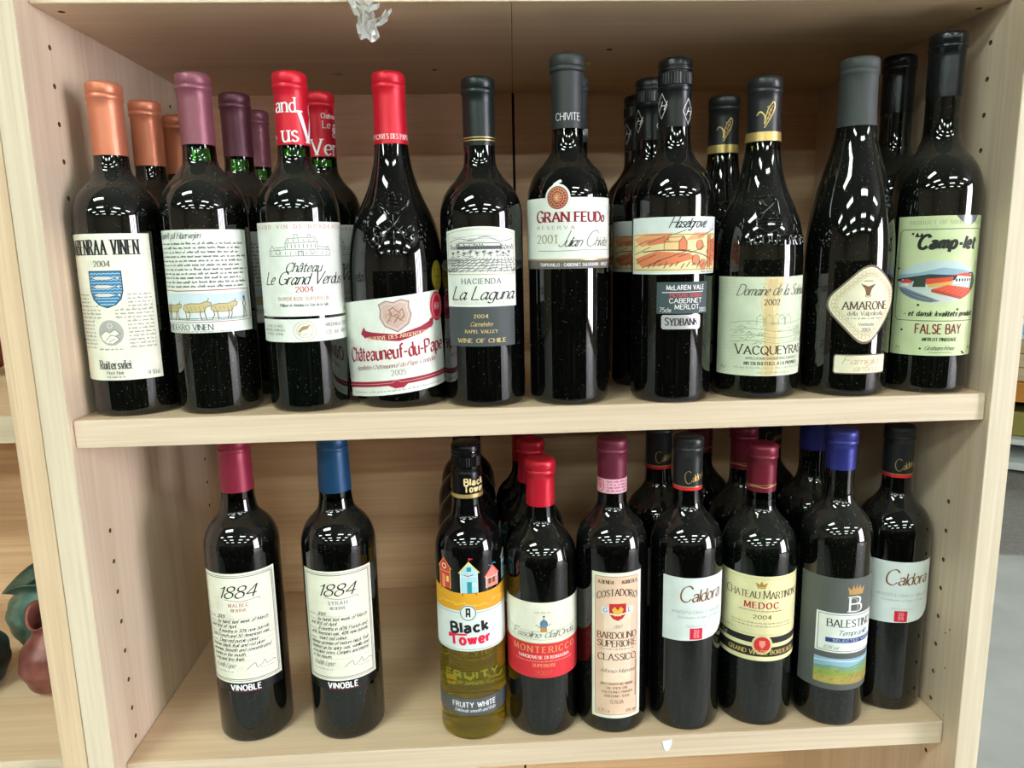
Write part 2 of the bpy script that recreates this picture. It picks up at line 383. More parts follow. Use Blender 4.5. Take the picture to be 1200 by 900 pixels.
# ------------------------------------------------------------------ printing on a round surface
class Print:
    """flat art in millimetres (x to the right along the arc, y = height) bent round a bottle"""
    def __init__(self, radius, phi0=0.0, rot=0.0, cx=0.0, cy=0.0, base=0.0002, detach=None, R0=None, step=3.0):
        self.rad = radius if callable(radius) else (lambda z: radius)
        self.R0 = R0 or self.rad(0.1)
        self.phi0 = radians(phi0); self.rot = radians(rot); self.cx = cx; self.cy = cy
        self.base = base; self.detach = detach; self.step = step
        self.bm = bmesh.new(); self.mats = []
    def mi(self, m):
        if m not in self.mats: self.mats.append(m)
        return self.mats.index(m)
    def flat(self, x, y):
        c, s = cos(self.rot), sin(self.rot)
        return self.cx + x * c - y * s, self.cy + x * s + y * c
    def bend(self, u, v, off):
        z = v / 1000.0
        r = self.rad(z) + off
        ph = self.phi0 + (u / 1000.0) / self.R0
        if self.detach is not None and ph < self.detach:
            d = (self.detach - ph) * r
            p = self.detach
            return (r * sin(p) - d * cos(p), -r * cos(p) - d * sin(p), z)
        return (r * sin(ph), -r * cos(ph), z)
    def off(self, layer): return self.base + 0.00009 * layer
    def tri_strips(self, tris, mi, layer):
        st = self.step; o = self.off(layer)
        cache = {}
        def vert(p):
            k = (round(p[0], 3), round(p[1], 3))
            if k not in cache: cache[k] = self.bm.verts.new(self.bend(p[0], p[1], o))
            return cache[k]
        for t in tris:
            lo = math.floor(min(p[0] for p in t) / st); hi = math.ceil(max(p[0] for p in t) / st)
            for k in range(lo, max(hi, lo + 1)):
                poly = t
                for xc, sg in ((k * st, 1), ((k + 1) * st, -1)):
                    out = []
                    for i in range(len(poly)):
                        a, b = poly[i], poly[(i + 1) % len(poly)]
                        da, db = (a[0] - xc) * sg, (b[0] - xc) * sg
                        if da >= 0: out.append(a)
                        if (da > 0) != (db > 0) and abs(da - db) > 1e-9:
                            q = da / (da - db); out.append((a[0] + (b[0] - a[0]) * q, a[1] + (b[1] - a[1]) * q))
                    poly = out
                    if len(poly) < 3: break
                if len(poly) < 3: continue
                vs = []
                for p in poly:
                    w = vert(p)
                    if w not in vs: vs.append(w)
                if len(vs) < 3: continue
                try:
                    f = self.bm.faces.new(vs); f.material_index = mi
                except ValueError:
                    pass
    def poly(self, pts, m, layer=1):
        P = [self.flat(*p) for p in pts]
        tr = tessellate_polygon([[Vector((p[0], p[1], 0)) for p in P]])
        tris = []
        for t in tr:
            a, b, c = (P[i] for i in t)
            ar = (b[0] - a[0]) * (c[1] - a[1]) - (b[1] - a[1]) * (c[0] - a[0])
            if abs(ar) < 1e-7: continue
            tris.append([a, b, c] if ar > 0 else [a, c, b])
        self.tri_strips(tris, self.mi(m), layer)
    def rect(self, x0, y0, x1, y1, m, layer=1): self.poly([(x0, y0), (x1, y0), (x1, y1), (x0, y1)], m, layer)
    def ell(self, cx, cy, rx, ry, m, layer=1, n=28): self.poly([(cx + rx * cos(2 * pi * i / n), cy + ry * sin(2 * pi * i / n)) for i in range(n)], m, layer)
    def ring(self, cx, cy, rx, ry, w, m, layer=2, n=32):
        self.line([(cx + rx * cos(2 * pi * i / n), cy + ry * sin(2 * pi * i / n)) for i in range(n + 1)], w, m, layer)
    def frame(self, x0, y0, x1, y1, w, m, layer=2):
        self.line([(x0, y0), (x1, y0), (x1, y1), (x0, y1), (x0, y0)], w, m, layer, cap=True)
    def ribbon(self, pts, wf, mi, layer, raise_=0.0, cap=False):
        pts = [p for i, p in enumerate(pts) if i == 0 or hypot(p[0] - pts[i - 1][0], p[1] - pts[i - 1][1]) > 1e-5]
        if len(pts) < 2: return
        o = self.off(layer)
        for i in range(len(pts) - 1):
            a, b = pts[i], pts[i + 1]
            d = hypot(b[0] - a[0], b[1] - a[1]); dx, dy = (b[0] - a[0]) / d, (b[1] - a[1]) / d
            w = wf(dx, dy) / 2
            e = w * 0.5 if cap else min(w, 0.25) * 0.6
            n = max(1, int(d / 2.5))
            prev = None
            for k in range(n + 1):
                t = k / n
                x, y = a[0] + (b[0] - a[0]) * t, a[1] + (b[1] - a[1]) * t
                if k == 0: x -= dx * e; y -= dy * e
                if k == n: x += dx * e; y += dy * e
                l = self.bm.verts.new(self.bend(x - dy * w, y + dx * w, o if not raise_ else -0.0002))
                r = self.bm.verts.new(self.bend(x + dy * w, y - dx * w, o if not raise_ else -0.0002))
                c = self.bm.verts.new(self.bend(x, y, raise_)) if raise_ else None
                if prev:
                    if raise_:
                        f = self.bm.faces.new((prev[0], prev[2], c, l)); f.material_index = mi
                        f = self.bm.faces.new((prev[2], prev[1], r, c)); f.material_index = mi
                    else:
                        f = self.bm.faces.new((prev[1], r, l, prev[0])); f.material_index = mi
                prev = (l, r, c)
    def line(self, pts, w, m, layer=2, cap=False, raise_=0.0, smooth=False):
        if smooth: pts = catmull(list(pts))
        self.ribbon([self.flat(*p) for p in pts], lambda dx, dy: w, self.mi(m), layer, raise_, cap)
    def text_width(self, s, h, style, xs=1.0, sp=None):
        th, tn, pa, sl, se, spc, sx = STYLES[style]
        spc = sp if sp is not None else spc
        k = h / 10.0 * sx * xs
        return sum(FONT['~' + c if sl > .3 and c in 'ae' else c][0] * k + spc * k for c in s) - spc * k
    def text(self, s, x, y, h, m, style='serif', align='c', layer=3, width=None, tilt=0.0, raise_=0.0, arc=0.0, sp=None, bold=1.0, caps_big=1.0):
        th, tn, pa, sl, se, spc, sx = STYLES[style]
        if sp is not None: spc = sp
        xs = 1.0
        w = self.text_width(s, h, style, 1.0, spc)
        if width: xs = width / w; w = width
        k = h / 10.0; kx = k * sx * xs
        x0 = x - (w / 2 if align == 'c' else 0 if align == 'l' else w)
        mi = self.mi(m); th *= bold; tn *= bold
        ct, stt = cos(radians(tilt)), sin(radians(tilt))
        px, py = cos(pa), sin(pa)
        cur = x0
        def place(gx, gy, ox):
            lx = ox + gx * kx + gy * k * sl; ly = gy * k
            rx = lx - x; ry = ly + (arc * (1 - (2 * (lx - x0) / w - 1) ** 2) if arc else 0)
            return self.flat(x + rx * ct - ry * stt, y + rx * stt + ry * ct)
        wsc = k * min(1.0, max(0.55, (sx * xs) ** 0.5))
        def wf(dx, dy): return (tn + (th - tn) * abs(dx * py - dy * px)) * wsc
        for i, c in enumerate(s):
            gw, strokes = FONT['~' + c if sl > .3 and c in 'ae' else c]
            big = caps_big if (caps_big != 1.0 and (i == 0 or s[i - 1] == ' ')) else 1.0
            for pts, straight in strokes:
                self.ribbon([place(px_ * big, py_ * big, cur) for px_, py_ in pts], wf, mi, layer, raise_)
                if se:
                    for e in (pts[0], pts[-1]):
                        o = pts[1] if e is pts[0] else pts[-2]
                        dx, dy = o[0] - e[0], o[1] - e[1]
                        if hypot(dx, dy) > 0 and abs(dy) > 0.8 * hypot(dx, dy) and (abs(e[1]) < .1 or abs(e[1] - 10) < .1 or abs(e[1] - 6.5) < .1):
                            sw = th * 0.95
                            yy = e[1]
                            self.ribbon([place((e[0] - sw / (sx * xs) ** .5) * big, yy * big, cur), place((e[0] + sw / (sx * xs) ** .5) * big, yy * big, cur)], lambda a, b: max(tn * 0.8, 0.5) * k, mi, layer, raise_)
            cur += gw * kx * big + spc * kx
    def scrawl(self, x0, x1, y, h, m, seed=0, layer=3, w=0.28, words=True, dens=1.0):
        """a line of print too small in the photograph to be read"""
        R = random.Random(seed)
        x = x0
        while x < x1 - h * 0.5:
            wl = min(R.uniform(2, 7) * h * 0.55, x1 - x)
            n = max(2, int(wl / (h * 0.3) * dens))
            pts = []
            for i in range(n):
                pts.append((x + wl * i / n, y + (R.uniform(0.6, 1.0) if i % 2 else R.uniform(0, 0.25)) * h * (1.5 if R.random() < 0.12 else 1)))
            self.line(pts, w, m, layer)
            x += wl + h * 0.55
    def build(self, name, parent, extra=None):
        bm = self.bm
        me = bpy.data.meshes.new(name)
        bm.normal_update(); bm.to_mesh(me); bm.free()
        for m in self.mats: me.materials.append(m)
        me.polygons.foreach_set('use_smooth', [True] * len(me.polygons))
        return link(name, me, parent)

# ------------------------------------------------------------------ the room
def room():
    W = lambda n, rgb, r=0.7: mat(n, rgb, r)
    fl = mat('floor_tiles', (176, 180, 184), 0.55)
    L = fl.node_tree.links; b = fl.node_tree.nodes['Principled BSDF']
    tc = nd(fl, 'ShaderNodeTexCoord'); n = nd(fl, 'ShaderNodeTexNoise'); n.inputs['Scale'].default_value = 3.5; n.inputs['Detail'].default_value = 8
    r = nd(fl, 'ShaderNodeValToRGB'); r.color_ramp.elements[0].position = .3; r.color_ramp.elements[0].color = lin((176, 174, 172))
    r.color_ramp.elements[1].position = .7; r.color_ramp.elements[1].color = lin((204, 203, 200))
    L.new(tc.outputs['Object'], n.inputs['Vector']); L.new(n.outputs['Fac'], r.inputs[0]); L.new(r.outputs[0], b.inputs['Base Color'])
    bm = bmesh.new(); box(bm, -6, 6, -9, 7, -1.35, -1.25)
    tag(obj('floor', bm, fl), kind='structure')
    bm = bmesh.new(); box(bm, -6, 6, -9, 7, 1.95, 2.05)
    tag(obj('ceiling', bm, W('ceiling_paint', (62, 60, 58))), kind='structure')
    wm = W('wall_paint', (132, 118, 102))
    for nm, a in (('wall_left', (-6.1, -6, -9, 7)), ('wall_front', (-6, 6, -9.1, -9)), ('wall_back', (-6, 6, 7, 7.1))):
        bm = bmesh.new(); box(bm, a[0], a[1], a[2], a[3], -1.25, 1.95)
        tag(obj(nm, bm, wm), kind='structure')
    # the right wall is pierced by the shop window
    wy0, wy1, wz0, wz1 = -4.6, -2.3, -1.05, 1.55
    bm = bmesh.new()
    box(bm, 6, 6.1, -9, wy0, -1.25, 1.95); box(bm, 6, 6.1, wy1, 7, -1.25, 1.95)
    box(bm, 6, 6.1, wy0, wy1, -1.25, wz0); box(bm, 6, 6.1, wy0, wy1, wz1, 1.95)
    tag(obj('wall_right', bm, wm), kind='structure')
    win = tag(empty('window_1', (0, 0, 0)), kind='structure')
    fr = mat('window_frame_paint', (60, 60, 62), 0.4)
    n = 3; st = (wy1 - wy0) / n
    for k in range(n + 1):
        y = wy0 + k * st
        bm = bmesh.new(); box(bm, 5.98, 6.07, y - .07, y + .07, wz0, wz1); obj('window_post', bm, fr, win)
    sky = mat('daylit_pane', (238, 232, 242), 0.3, emit=WINDOW_POWER)
    for k in range(n):
        bm = bmesh.new(); box(bm, 6.03, 6.05, wy0 + .07 + k * st, wy0 + (k + 1) * st - .07, wz0, wz1); obj('pane', bm, sky, win)

def goods_rack():
    """the aisle across from the bay, behind the photographer: it is what the bottles mirror"""
    r = tag(empty('goods_rack', (0, -2.1, -1.25)), 'dark wooden goods rack across the aisle, behind the photographer', 'rack')
    dk = mat('rack_dark_wood', (52, 36, 26), .5); R = random.Random(3)
    def B(n, x0, x1, y0, y1, z0, z1, m):
        bm = bmesh.new(); box(bm, x0, x1, y0, y1, z0, z1, .004); return obj(n, bm, m, r)
    for x in (-2.6, -1.35, -.1, 1.15, 2.4): B('upright', x - .03, x + .03, -.3, .14, 0, 1.42, dk)
    for z in (.08, .55, 1.0): B('shelf', -2.57, 2.37, -.28, .12, z, z + .03, dk)
    B('back_panel', -2.57, 2.37, -.3, -.28, .02, 1.40, dk)
    cols = [(30, 30, 34), (92, 60, 38), (24, 22, 20), (120, 96, 70), (56, 40, 32), (70, 74, 78)]
    for i, c in enumerate(cols): mat('carton_%d' % i, c, .6)
    for z in (.11, .58, 1.03):
        x = -2.5
        while x < 2.2:
            w = R.uniform(.10, .28)
            if not any(abs(x + w / 2 - u) < w / 2 + .05 for u in (-1.35, -.1, 1.15)):
                B('carton', x, x + w - .012, -.25, R.uniform(-.02, .08), z, z + R.uniform(.24, .36), MATS['carton_%d' % R.randrange(6)])
            x += w

def ceiling_lamps():
    body = mat('lamp_housing', (225, 228, 226), 0.4)
    tube = mat('lamp_diffuser', (238, 254, 242), 0.4, emit=LAMP_POWER)
    first = None
    k = 0
    for y, xs in ((-1.5, (-1.0,)), (-3.0, (-3.6, -1.2, 1.4, 3.9)), (-4.9, (-3.6, -1.2, 1.4, 3.9)), (-7.0, (-3.6, -1.2, 1.4, 3.9)), (1.0, (3.2,)), (4.6, (4.2,))):  # the last two are added to brighten the floor past the right upright
        for x in xs:
            if first is None:
                r = tag(empty('ceiling_lamp', (x, y, 1.93)), 'greenish white fluorescent lamp on the ceiling, mirrored in the bottles or added to light the right background', 'lamp', 'fluorescent ceiling lamps')
                bm = bmesh.new(); box(bm, -.60, .60, -.19, .19, -.05, .02, .004); obj('housing', bm, body, r)
                bm = bmesh.new(); box(bm, -.56, .56, -.15, .15, -.07, -.05); obj('diffuser', bm, tube, r)
                first = r
            else:
                r = first.copy(); COL.objects.link(r); r.location = (x, y, 1.93)
                for c in first.children:
                    d = c.copy(); COL.objects.link(d); d.parent = r

W_, D_, T_, H1, ZB, FR, PT = 0.8478, 0.3876, 0.0256, 0.3529, -0.3574, -0.0058, 0.0239

def bookcase():
    r = tag(empty('bookcase', (W_ / 2, 0.2, -1.25)), 'pale maple shelving bay holding the wine bottles on two shelves', 'bookcase')
    loc = Vector(r.location)
    def P(o): o.location = -loc; return o
    zt = H1 + T_
    # side panels, drilled with two rows of shelf pin holes
    for side in (0, 1):
        bm = bmesh.new()
        x0, x1 = (-PT, 0.0) if side == 0 else (W_, W_ + PT)
        box(bm, x0, x1, FR + .001, D_ + .012, -1.25, 1.0, 0, 0)
        cut = []
        xs = 0.0 if side == 0 else W_
        zu, zl = (0.32467, -0.11975) if side == 0 else (0.32324, -0.12206)
        for yy, a, b_ in ((0.040, zu, zl), (0.297, 0.3233, -0.1214)):
            for i in range(10):
                cut.append(((xs, yy, a - .032 * i), 'x', .0024, .016))
                if i < 10: cut.append(((xs, yy, b_ - .032 * i), 'x', .0024, .016))
        if side == 1:
            for yy, zz in ((.020, -.255), (.026, -.262), (.022, -.30), (.017, -.352)):
                cut.append(((xs, yy, zz), 'x', .0009, .006))
        P(boolean_cut('side_panel', bm, cut, [SIDE], r))
        bm = bmesh.new(); box(bm, x0, x1, FR - .0012, FR + .001, -1.25, 1.0, .0008)
        P(obj('edge_band', bm, EDGE_V, r))
    def shelf(z, y0, name='shelf', x0=0.0007, x1=W_ - .0012, tilt=0.0):
        bm = bmesh.new(); box(bm, x0, x1, y0 + .0012, D_ - .001, z - T_, z, 0)
        s = P(obj(name, bm, TOPW, r))
        bm = bmesh.new(); box(bm, x0, x1, y0 - .0008, y0 + .0012, z - T_, z, .0007)
        e = obj('edge_band', bm, EDGE, s)
        return s
    shelf(0.0, 0.0)
    shelf(ZB, .016)
    # the fixed top board: two boards meeting on the middle line, with connector holes underneath
    for k, (x0, x1) in enumerate(((0.0006, .4226), (.4232, W_ - .0006))):
        bm = bmesh.new(); box(bm, x0, x1, .0172, D_ - .001, H1, H1 + T_)
        for v in bm.verts:      # the joint runs slightly askew
            if .42 < v.co.x < .43 and v.co.y < .1: v.co.x -= .0202
        cut = [((x, y, H1), 'z', rr, .012) for x, y, rr in ((.208, .271, .0066), (.0147, .0378, .003), (.324, .254, .0032), (.5156, .1706, .0036), (.834, .0403, .003)) if x0 < x < x1]
        P(boolean_cut('top_board', bm, cut, [TOPW], r))
    bm = bmesh.new(); box(bm, .0006, W_ - .0006, .0152, .0172, H1, H1 + T_, .0007)
    P(obj('edge_band', bm, EDGE, r))
    # back: two sheets with a dark gap between
    for x0, x1 in ((-.012, .4215), (.4250, W_ + .012)):
        bm = bmesh.new(); box(bm, x0, x1, D_, D_ + .004, -1.2, .98); P(obj('back_panel', bm, BACK, r))
    bm = bmesh.new(); box(bm, -.02, W_ + .02, D_ + .012, D_ + .016, -1.2, .98); P(obj('backing_sheet', bm, mat('backing_dark', (40, 34, 28), .8), r))
    bm = bmesh.new(); box(bm, 0.0006, W_ - .0006, .02, D_ - .001, -.80, -.80 + T_); P(obj('shelf', bm, TOPW, r))

    # neighbouring bay at the left
    n = tag(empty('bookcase', (-.5, .2, -1.25)), 'neighbouring maple shelving bay at the left edge, holding pottery', 'bookcase')
    nl = Vector(n.location)
    def Q(o): o.location = -nl; return o
    bm = bmesh.new(); box(bm, -.0490, -PT - .0008, FR, D_ + .012, -1.25, 1.0, .0008); Q(obj('side_panel', bm, NEIGH_V, n))
    bm = bmesh.new(); box(bm, -.90, -.876, FR, D_ + .012, -1.25, 1.0, .0008); Q(obj('side_panel', bm, NEIGH_V, n))
    for z in (0.0, ZB, .3529 + T_, -.8):
        bm = bmesh.new(); box(bm, -.876, -.0494, .0296, D_ - .001, z - T_, z)
        s = Q(obj('shelf', bm, TOPW, n))
        bm = bmesh.new(); box(bm, -.876, -.0494, .0276, .0296, z - T_, z, .0007); obj('edge_band', bm, EDGE, s)
    bm = bmesh.new(); box(bm, -.89, -.04, D_ + .006, D_ + .010, -1.2, .98); Q(obj('back_panel', bm, BACK, n))

# ------------------------------------------------------------------ bottles
def interp(prof):
    P = sorted([(z, r) for r, z in prof if r > .005], key=lambda t: t[0])
    def f(z):
        if z <= P[0][0]: return P[0][1]
        for i in range(len(P) - 1):
            if P[i][0] <= z <= P[i + 1][0]:
                a, b = P[i], P[i + 1]
                return a[1] + (b[1] - a[1]) * (z - a[0]) / max(1e-9, b[0] - a[0])
        return P[-1][1]
    return f

def smooth_prof(keys, n=5):
    pts = catmull([(r, z) for r, z in keys], n)
    return pts

def bordeaux(R, H, zs, zn, rn=.0142, rt=None):
    rt = rt or rn
    k = (zn - zs) / .045
    sh = [(R, zs - .03), (R, zs - .004), (R * .993, zs + .005 * k), (R * .955, zs + .0125 * k), (R * .875, zs + .0205 * k), (R * .75, zs + .0275 * k),
          (R * .61, zs + .033 * k), (max(R * .50, rn + .0028), zs + .0385 * k), (rn + .0013, zs + .045 * k), (rn + .0003, zs + .054 * k), (rn, zs + .064 * k)]
    base = [(0, .003), (R * .6, .0015), (R - .0048, 0), (R - .0022, .0008), (R - .0006, .0030), (R, .007)]
    return base + smooth_prof(sh, 4) + [(rt, H - .014), (rt, H - .002), (rt - .002, H), (0, H)]

def rhone(R, H, keys, rn):
    base = [(0, .003), (R * .6, .0015), (R - .0055, 0), (R - .0025, .0010), (R - .0008, .0036), (R, .008)]
    return base + smooth_prof([(R, .05)] + keys, 4) + [(rn, H - .014), (rn, H - .002), (rn - .002, H), (0, H)]

def bottle(label, x, y, z0, prof, H, glass, zc, cap_mats, fill=None, neck=None, cap='capsule', ring=.0154, group=None, capfn=None, seg=56, split=None, pos=None):
    """empty > bottle_body, capsule (or screw_cap), wine; labels are added by the caller"""
    r = tag(empty('wine_bottle', (x, y, z0 + .0003)), label, 'wine bottle', group)
    rad = interp(prof)
    bm = bmesh.new()
    P = [p for p in prof]
    def cut(P, z):   # insert a ring at z
        out = []
        for i in range(len(P)):
            out.append(P[i])
            if i + 1 < len(P) and P[i][1] < z - 1e-5 and P[i + 1][1] > z + 1e-5:
                q = (z - P[i][1]) / (P[i + 1][1] - P[i][1]); out.append((P[i][0] + (P[i + 1][0] - P[i][0]) * q, z))
        return out
    mats = [glass]
    mis = None
    if fill and neck:
        P = cut(cut(P, fill), zc)
        mats = [glass, neck]
        mis = [1 if (fill - 1e-5 <= P[k][1] and P[k + 1][1] <= zc + 1e-4) else 0 for k in range(len(P) - 1)]
    if split:                       # list of (z, material) upwards
        for z, m in split: P = cut(P, z)
        mats = [glass] + [m for z, m in split]
        mis = []
        for k in range(len(P) - 1):
            i = 0
            for j, (z, m) in enumerate(split):
                if P[k][1] >= z - 1e-5: i = j + 1
            mis.append(i)
    lathe(bm, P, seg, mis)
    obj('bottle_body', bm, mats, r, smooth=True)
    if fill and neck:               # the wine surface inside the clear neck
        bm = bmesh.new(); lathe(bm, [(0, fill - .004), (rad(fill) - .0012, fill - .004), (rad(fill) - .0012, fill - .0002), (0, fill - .0002)], 32)
        obj('wine', bm, MATS['wine'], r, smooth=False)
    cm = cap_mats[0]
    if cap == 'capsule':
        c = .0005
        pr = [(rad(zc) + .0001, zc), (rad(zc) + c, zc + .0001)]
        n = 6
        zt = H - .0155
        for i in range(1, n + 1):
            z = zc + (zt - zc) * i / n
            pr.append((rad(min(z, H - .016)) + c, z))
        pr += [(ring - .0002, zt + .0008), (ring + .0002, zt + .002), (ring, zt + .0045), (ring - .0006, zt + .0052), (ring - .0001, zt + .006), (ring - .0002, H - .0028), (ring - .0009, H - .0010), (ring - .0024, H - .0001), (ring - .006, H + .0002), (0, H + .0002)]
        bm = bmesh.new(); lathe(bm, pr, 48)
        o = obj('capsule', bm, cm, r, smooth=True)
        m = o.modifiers.new('s', 'EDGE_SPLIT'); m.split_angle = radians(50)
    else:
        bm = bmesh.new()
        c = .0006; zt = H - .030
        pr = [(rad(zc) + .0001, zc), (rad(zc) + c, zc + .0001)]
        for i in range(1, 5): pr.append((rad(zc + (zt - zc) * i / 4) * .0 + max(.0142, rad(zc + (zt - zc) * i / 4)) + c, zc + (zt - zc) * i / 4))
        q = ring
        pr += [(q - .0004, zt + .0012), (q, zt + .002), (q, zt + .0045), (q - .0007, zt + .0052), (q - .0007, zt + .006), (q, zt + .0068)]
        lathe(bm, pr, 48)
        # knurled grip band
        lo, hi, seg2 = zt + .0068, zt + .0165, 72
        ra = []
        for zz in (lo, lo + .0008, hi - .0008, hi):
            ra.append([bm.verts.new(((q - (.0005 if i % 2 else 0)) * cos(2 * pi * i / seg2), (q - (.0005 if i % 2 else 0)) * sin(2 * pi * i / seg2), zz)) for i in range(seg2)])
        for a, b_ in zip(ra, ra[1:]):
            for i in range(seg2): bm.faces.new((a[i], a[(i + 1) % seg2], b_[(i + 1) % seg2], b_[i]))
        lathe(bm, [(q - .0001, hi), (q - .0009, hi + .0008), (q - .0009, hi + .0015), (q, hi + .0024), (q, hi + .0038), (q - .0008, hi + .0046), (q - .0008, hi + .0054), (q - .0001, hi + .0062), (q - .0001, H - .003), (q - .0012, H - .0012), (q - .003, H - .0004), (0, H - .0004)], 48)
        o = obj('screw_cap', bm, cm, r, smooth=True)
        m = o.modifiers.new('s', 'EDGE_SPLIT'); m.split_angle = radians(35)
    return r, rad

def cap_print(rad, base=.0011, phi0=0.0, R=.0150):
    return Print(lambda z: max(rad(z), .0142), phi0, base=base, R0=R, step=1.5)

def turned(root, loc, label, group=None, turn=0.0):
    """a further bottle of the same kind with copies of its parts"""
    c = root.copy(); COL.objects.link(c); c.location = (loc[0], loc[1], loc[2] + .0003); c['label'] = label
    c.rotation_euler = (0, 0, radians(turn))
    if group: c['group'] = group
    for ch in root.children:
        d = ch.copy(); COL.objects.link(d); d.parent = c
        for g in ch.children:
            e = g.copy(); COL.objects.link(e); e.parent = d
    return c
# ================================================================== the bottles
G_BLK = dark_glass('dark_glass', (5, 6, 5), .5)
G_DUST = dark_glass('dusty_dark_glass', (8, 10, 7), 1.1)
G_GREEN = dark_glass('dark_green_glass', (5, 9, 6), .9)
N_GREEN = thin_glass('clear_green_glass', (128, 226, 108))
N_OLIVE = thin_glass('clear_olive_glass', (150, 158, 84))
N_GREY = thin_glass('clear_grey_green_glass', (120, 150, 120))
mat('wine', (10, 2, 4), .15)
BLACK = ink((28, 27, 30)); GREY = ink((92, 92, 92)); RED = ink((196, 40, 44)); DKRED = ink((140, 26, 48)); WHITE = ink((240, 240, 240))
GOLD = mat('gold_print', (205, 176, 112), .35, .6); LGREY = ink((150, 150, 146)); BROWN = ink((112, 78, 52)); MAROON = ink((96, 30, 38))
P_CREAM = paper('label_cream', (238, 236, 218)); P_WHITE = paper('label_white', (236, 240, 232)); P_COOL = paper('label_cool_white', (226, 234, 232))
P_GREEN = paper('label_pale_green', (214, 226, 178)); P_OLIVE = paper('label_washed_green', (220, 228, 202)); P_YEL = paper('label_straw', (236, 228, 178))

def H_(x): return x / 1000.0

# ---------------- 1 Aabenraa Vinen
BORD = bordeaux(.0375, .2958, .176, .221, .0141, .0141)
COPPER = foil('copper_foil', (204, 124, 94), .4, .45)
b, rad = bottle('copper-capped bottle with blue fish shield label, left end of the upper shelf', .0388, .0464, 0, BORD, .2958, G_DUST, .2330, [COPPER])
p = Print(rad, -1, R0=.0375)
p.rect(-42, 34, 41, 164, P_CREAM, 0)
p.text('AABENRAA VINEN', -3.5, 146, 12.5, BLACK, 'didone', width=67)
p.text('2004', -1, 135.5, 5, GREY, 'serif')
BL = ink((58, 128, 172)); DBL = ink((34, 62, 92))
sh = [(-14, 131.5), (14, 131.5), (14, 114), (12, 107), (7, 102), (0, 99.5), (-7, 102), (-12, 107), (-14, 114)]
p.poly(sh, BL, 1); p.line(sh + [sh[0]], .8, DBL, 4)
for i in range(11):
    y = 129 - i * 2.7; hw = 13.4 if y > 112 else max(3.5, 13.4 - (112 - y) * .72)
    p.line([(-hw + k * (2 * hw) / 14, y + (.7 if k % 2 else 0)) for k in range(15)], .5, ink((190, 220, 232)), 2)
for y in (125.5, 118, 110.5):
    p.poly([(-12, y), (-7, y + 1.7), (3, y + 1.5), (9, y + .2), (12, y + 1.8), (12, y - 1.8), (9, y - .2), (2, y - 1.6), (-7, y - 1.5)], ink((216, 214, 206)), 3)
    p.line([(-12, y), (-7, y + 1.7), (3, y + 1.5), (9, y + .2), (12, y + 1.8), (12, y - 1.8), (9, y - .2), (2, y - 1.6), (-7, y - 1.5), (-12, y)], .35, DBL, 4)
p.ell(0, 77, 11, 11.5, ink((172, 172, 166)), 1)
p.poly([(-9, 75), (-4, 79), (-1, 77), (4, 80), (8, 76), (4, 74), (7, 71), (2, 67.5), (-4, 68), (-8, 71)], P_CREAM, 2)
p.line([(-9, 75), (-4, 79), (-1, 77), (4, 80), (8, 76), (4, 74), (7, 71), (2, 67.5)], .5, GREY, 3); p.ring(0, 83.5, 2, 2, .5, P_CREAM, 3)
p.line([(-5, 70), (0, 75), (4, 74)], .5, GREY, 3); p.line([(-2, 69), (3, 71.5)], .5, GREY, 3)
for i in range(15):
    y = 110 - i * 3.35
    lx = -16 if y > 100 or 92 > y > 88 else (-14 if y < 92 else -8)
    p.scrawl(-39, lx if y > 98 else (-5 if y > 88 else -14), y, 1.6, GREY, i, w=.28)
    p.scrawl(17 if y > 98 else (6 if y > 88 else 15), 38, y, 1.6, GREY, 40 + i, w=.28)
p.scrawl(-12, 11, 61.5, 1.4, GREY, 77)
p.text('Ruitersvlei', 0, 44.5, 7.5, GREY, 'serif_bold', width=27)
p.text('Pinot Noir', 0, 39.6, 2.8, GREY, 'serif', width=15); p.scrawl(-8, 9, 36.2, 1.5, GREY, 5)
p.text('14 %Vol', 32, 37.5, 4, GREY, 'sans', width=10)
p.build('front_label', b)
turned(b, (.0388, .1290, 0), 'second copper-capped bottle in the file, directly behind the fish shield bottle')
turned(b, (.0388, .2090, 0), 'third copper-capped bottle, rearmost and half hidden behind the first plum-capped bottle')

# ---------------- 2 Rodekro Vinen
PR = bordeaux(.0382, .3028, .180, .226, .0141)
PLUM = foil('plum_foil', (132, 76, 90), .42, .3)
PLUM2 = foil('dark_plum_foil', (84, 42, 56), .42, .3)
b2, rad = bottle('plum-capped Rodekro Vinen bottle with ox drawing label, second from left on the upper shelf', .1174, .0464, 0, PR, .3028, G_DUST, .2412, [PLUM], fill=.2265, neck=N_GREEN)
p = Print(rad, 1, R0=.0382)
p.rect(-49, 75, 50, 166, P_WHITE, 0)
p.text('Randrift på Hærvejen'.replace('æ', 'ae'), -41, 158.5, 5.2, GREY, 'script', align='l', width=47)
for i in range(11):
    p.scrawl(-47, 47 - (i % 3) * 4, 153 - i * 3.75, 1.9, ink((70, 70, 76)), 100 + i, w=.3, dens=1.3)
RB = ink((176, 96, 76))
p.poly([(-49, 84), (47, 86), (47, 113), (-49, 112)], ink((222, 228, 226)), 1)
p.line([(-49, 112.5), (-30, 113.2), (-22, 112.6), (47, 113.4), (47.5, 87)], .7, RB, 3); p.line([(-49, 84), (46, 85)], .5, RB, 3)
p.poly([(-49, 98), (-20, 101), (10, 99), (47, 103), (47, 111), (20, 109), (-10, 111), (-49, 109)], ink((200, 216, 222)), 2)
OX = ink((198, 182, 132)); OXD = ink((110, 96, 66))
R7 = random.Random(4)
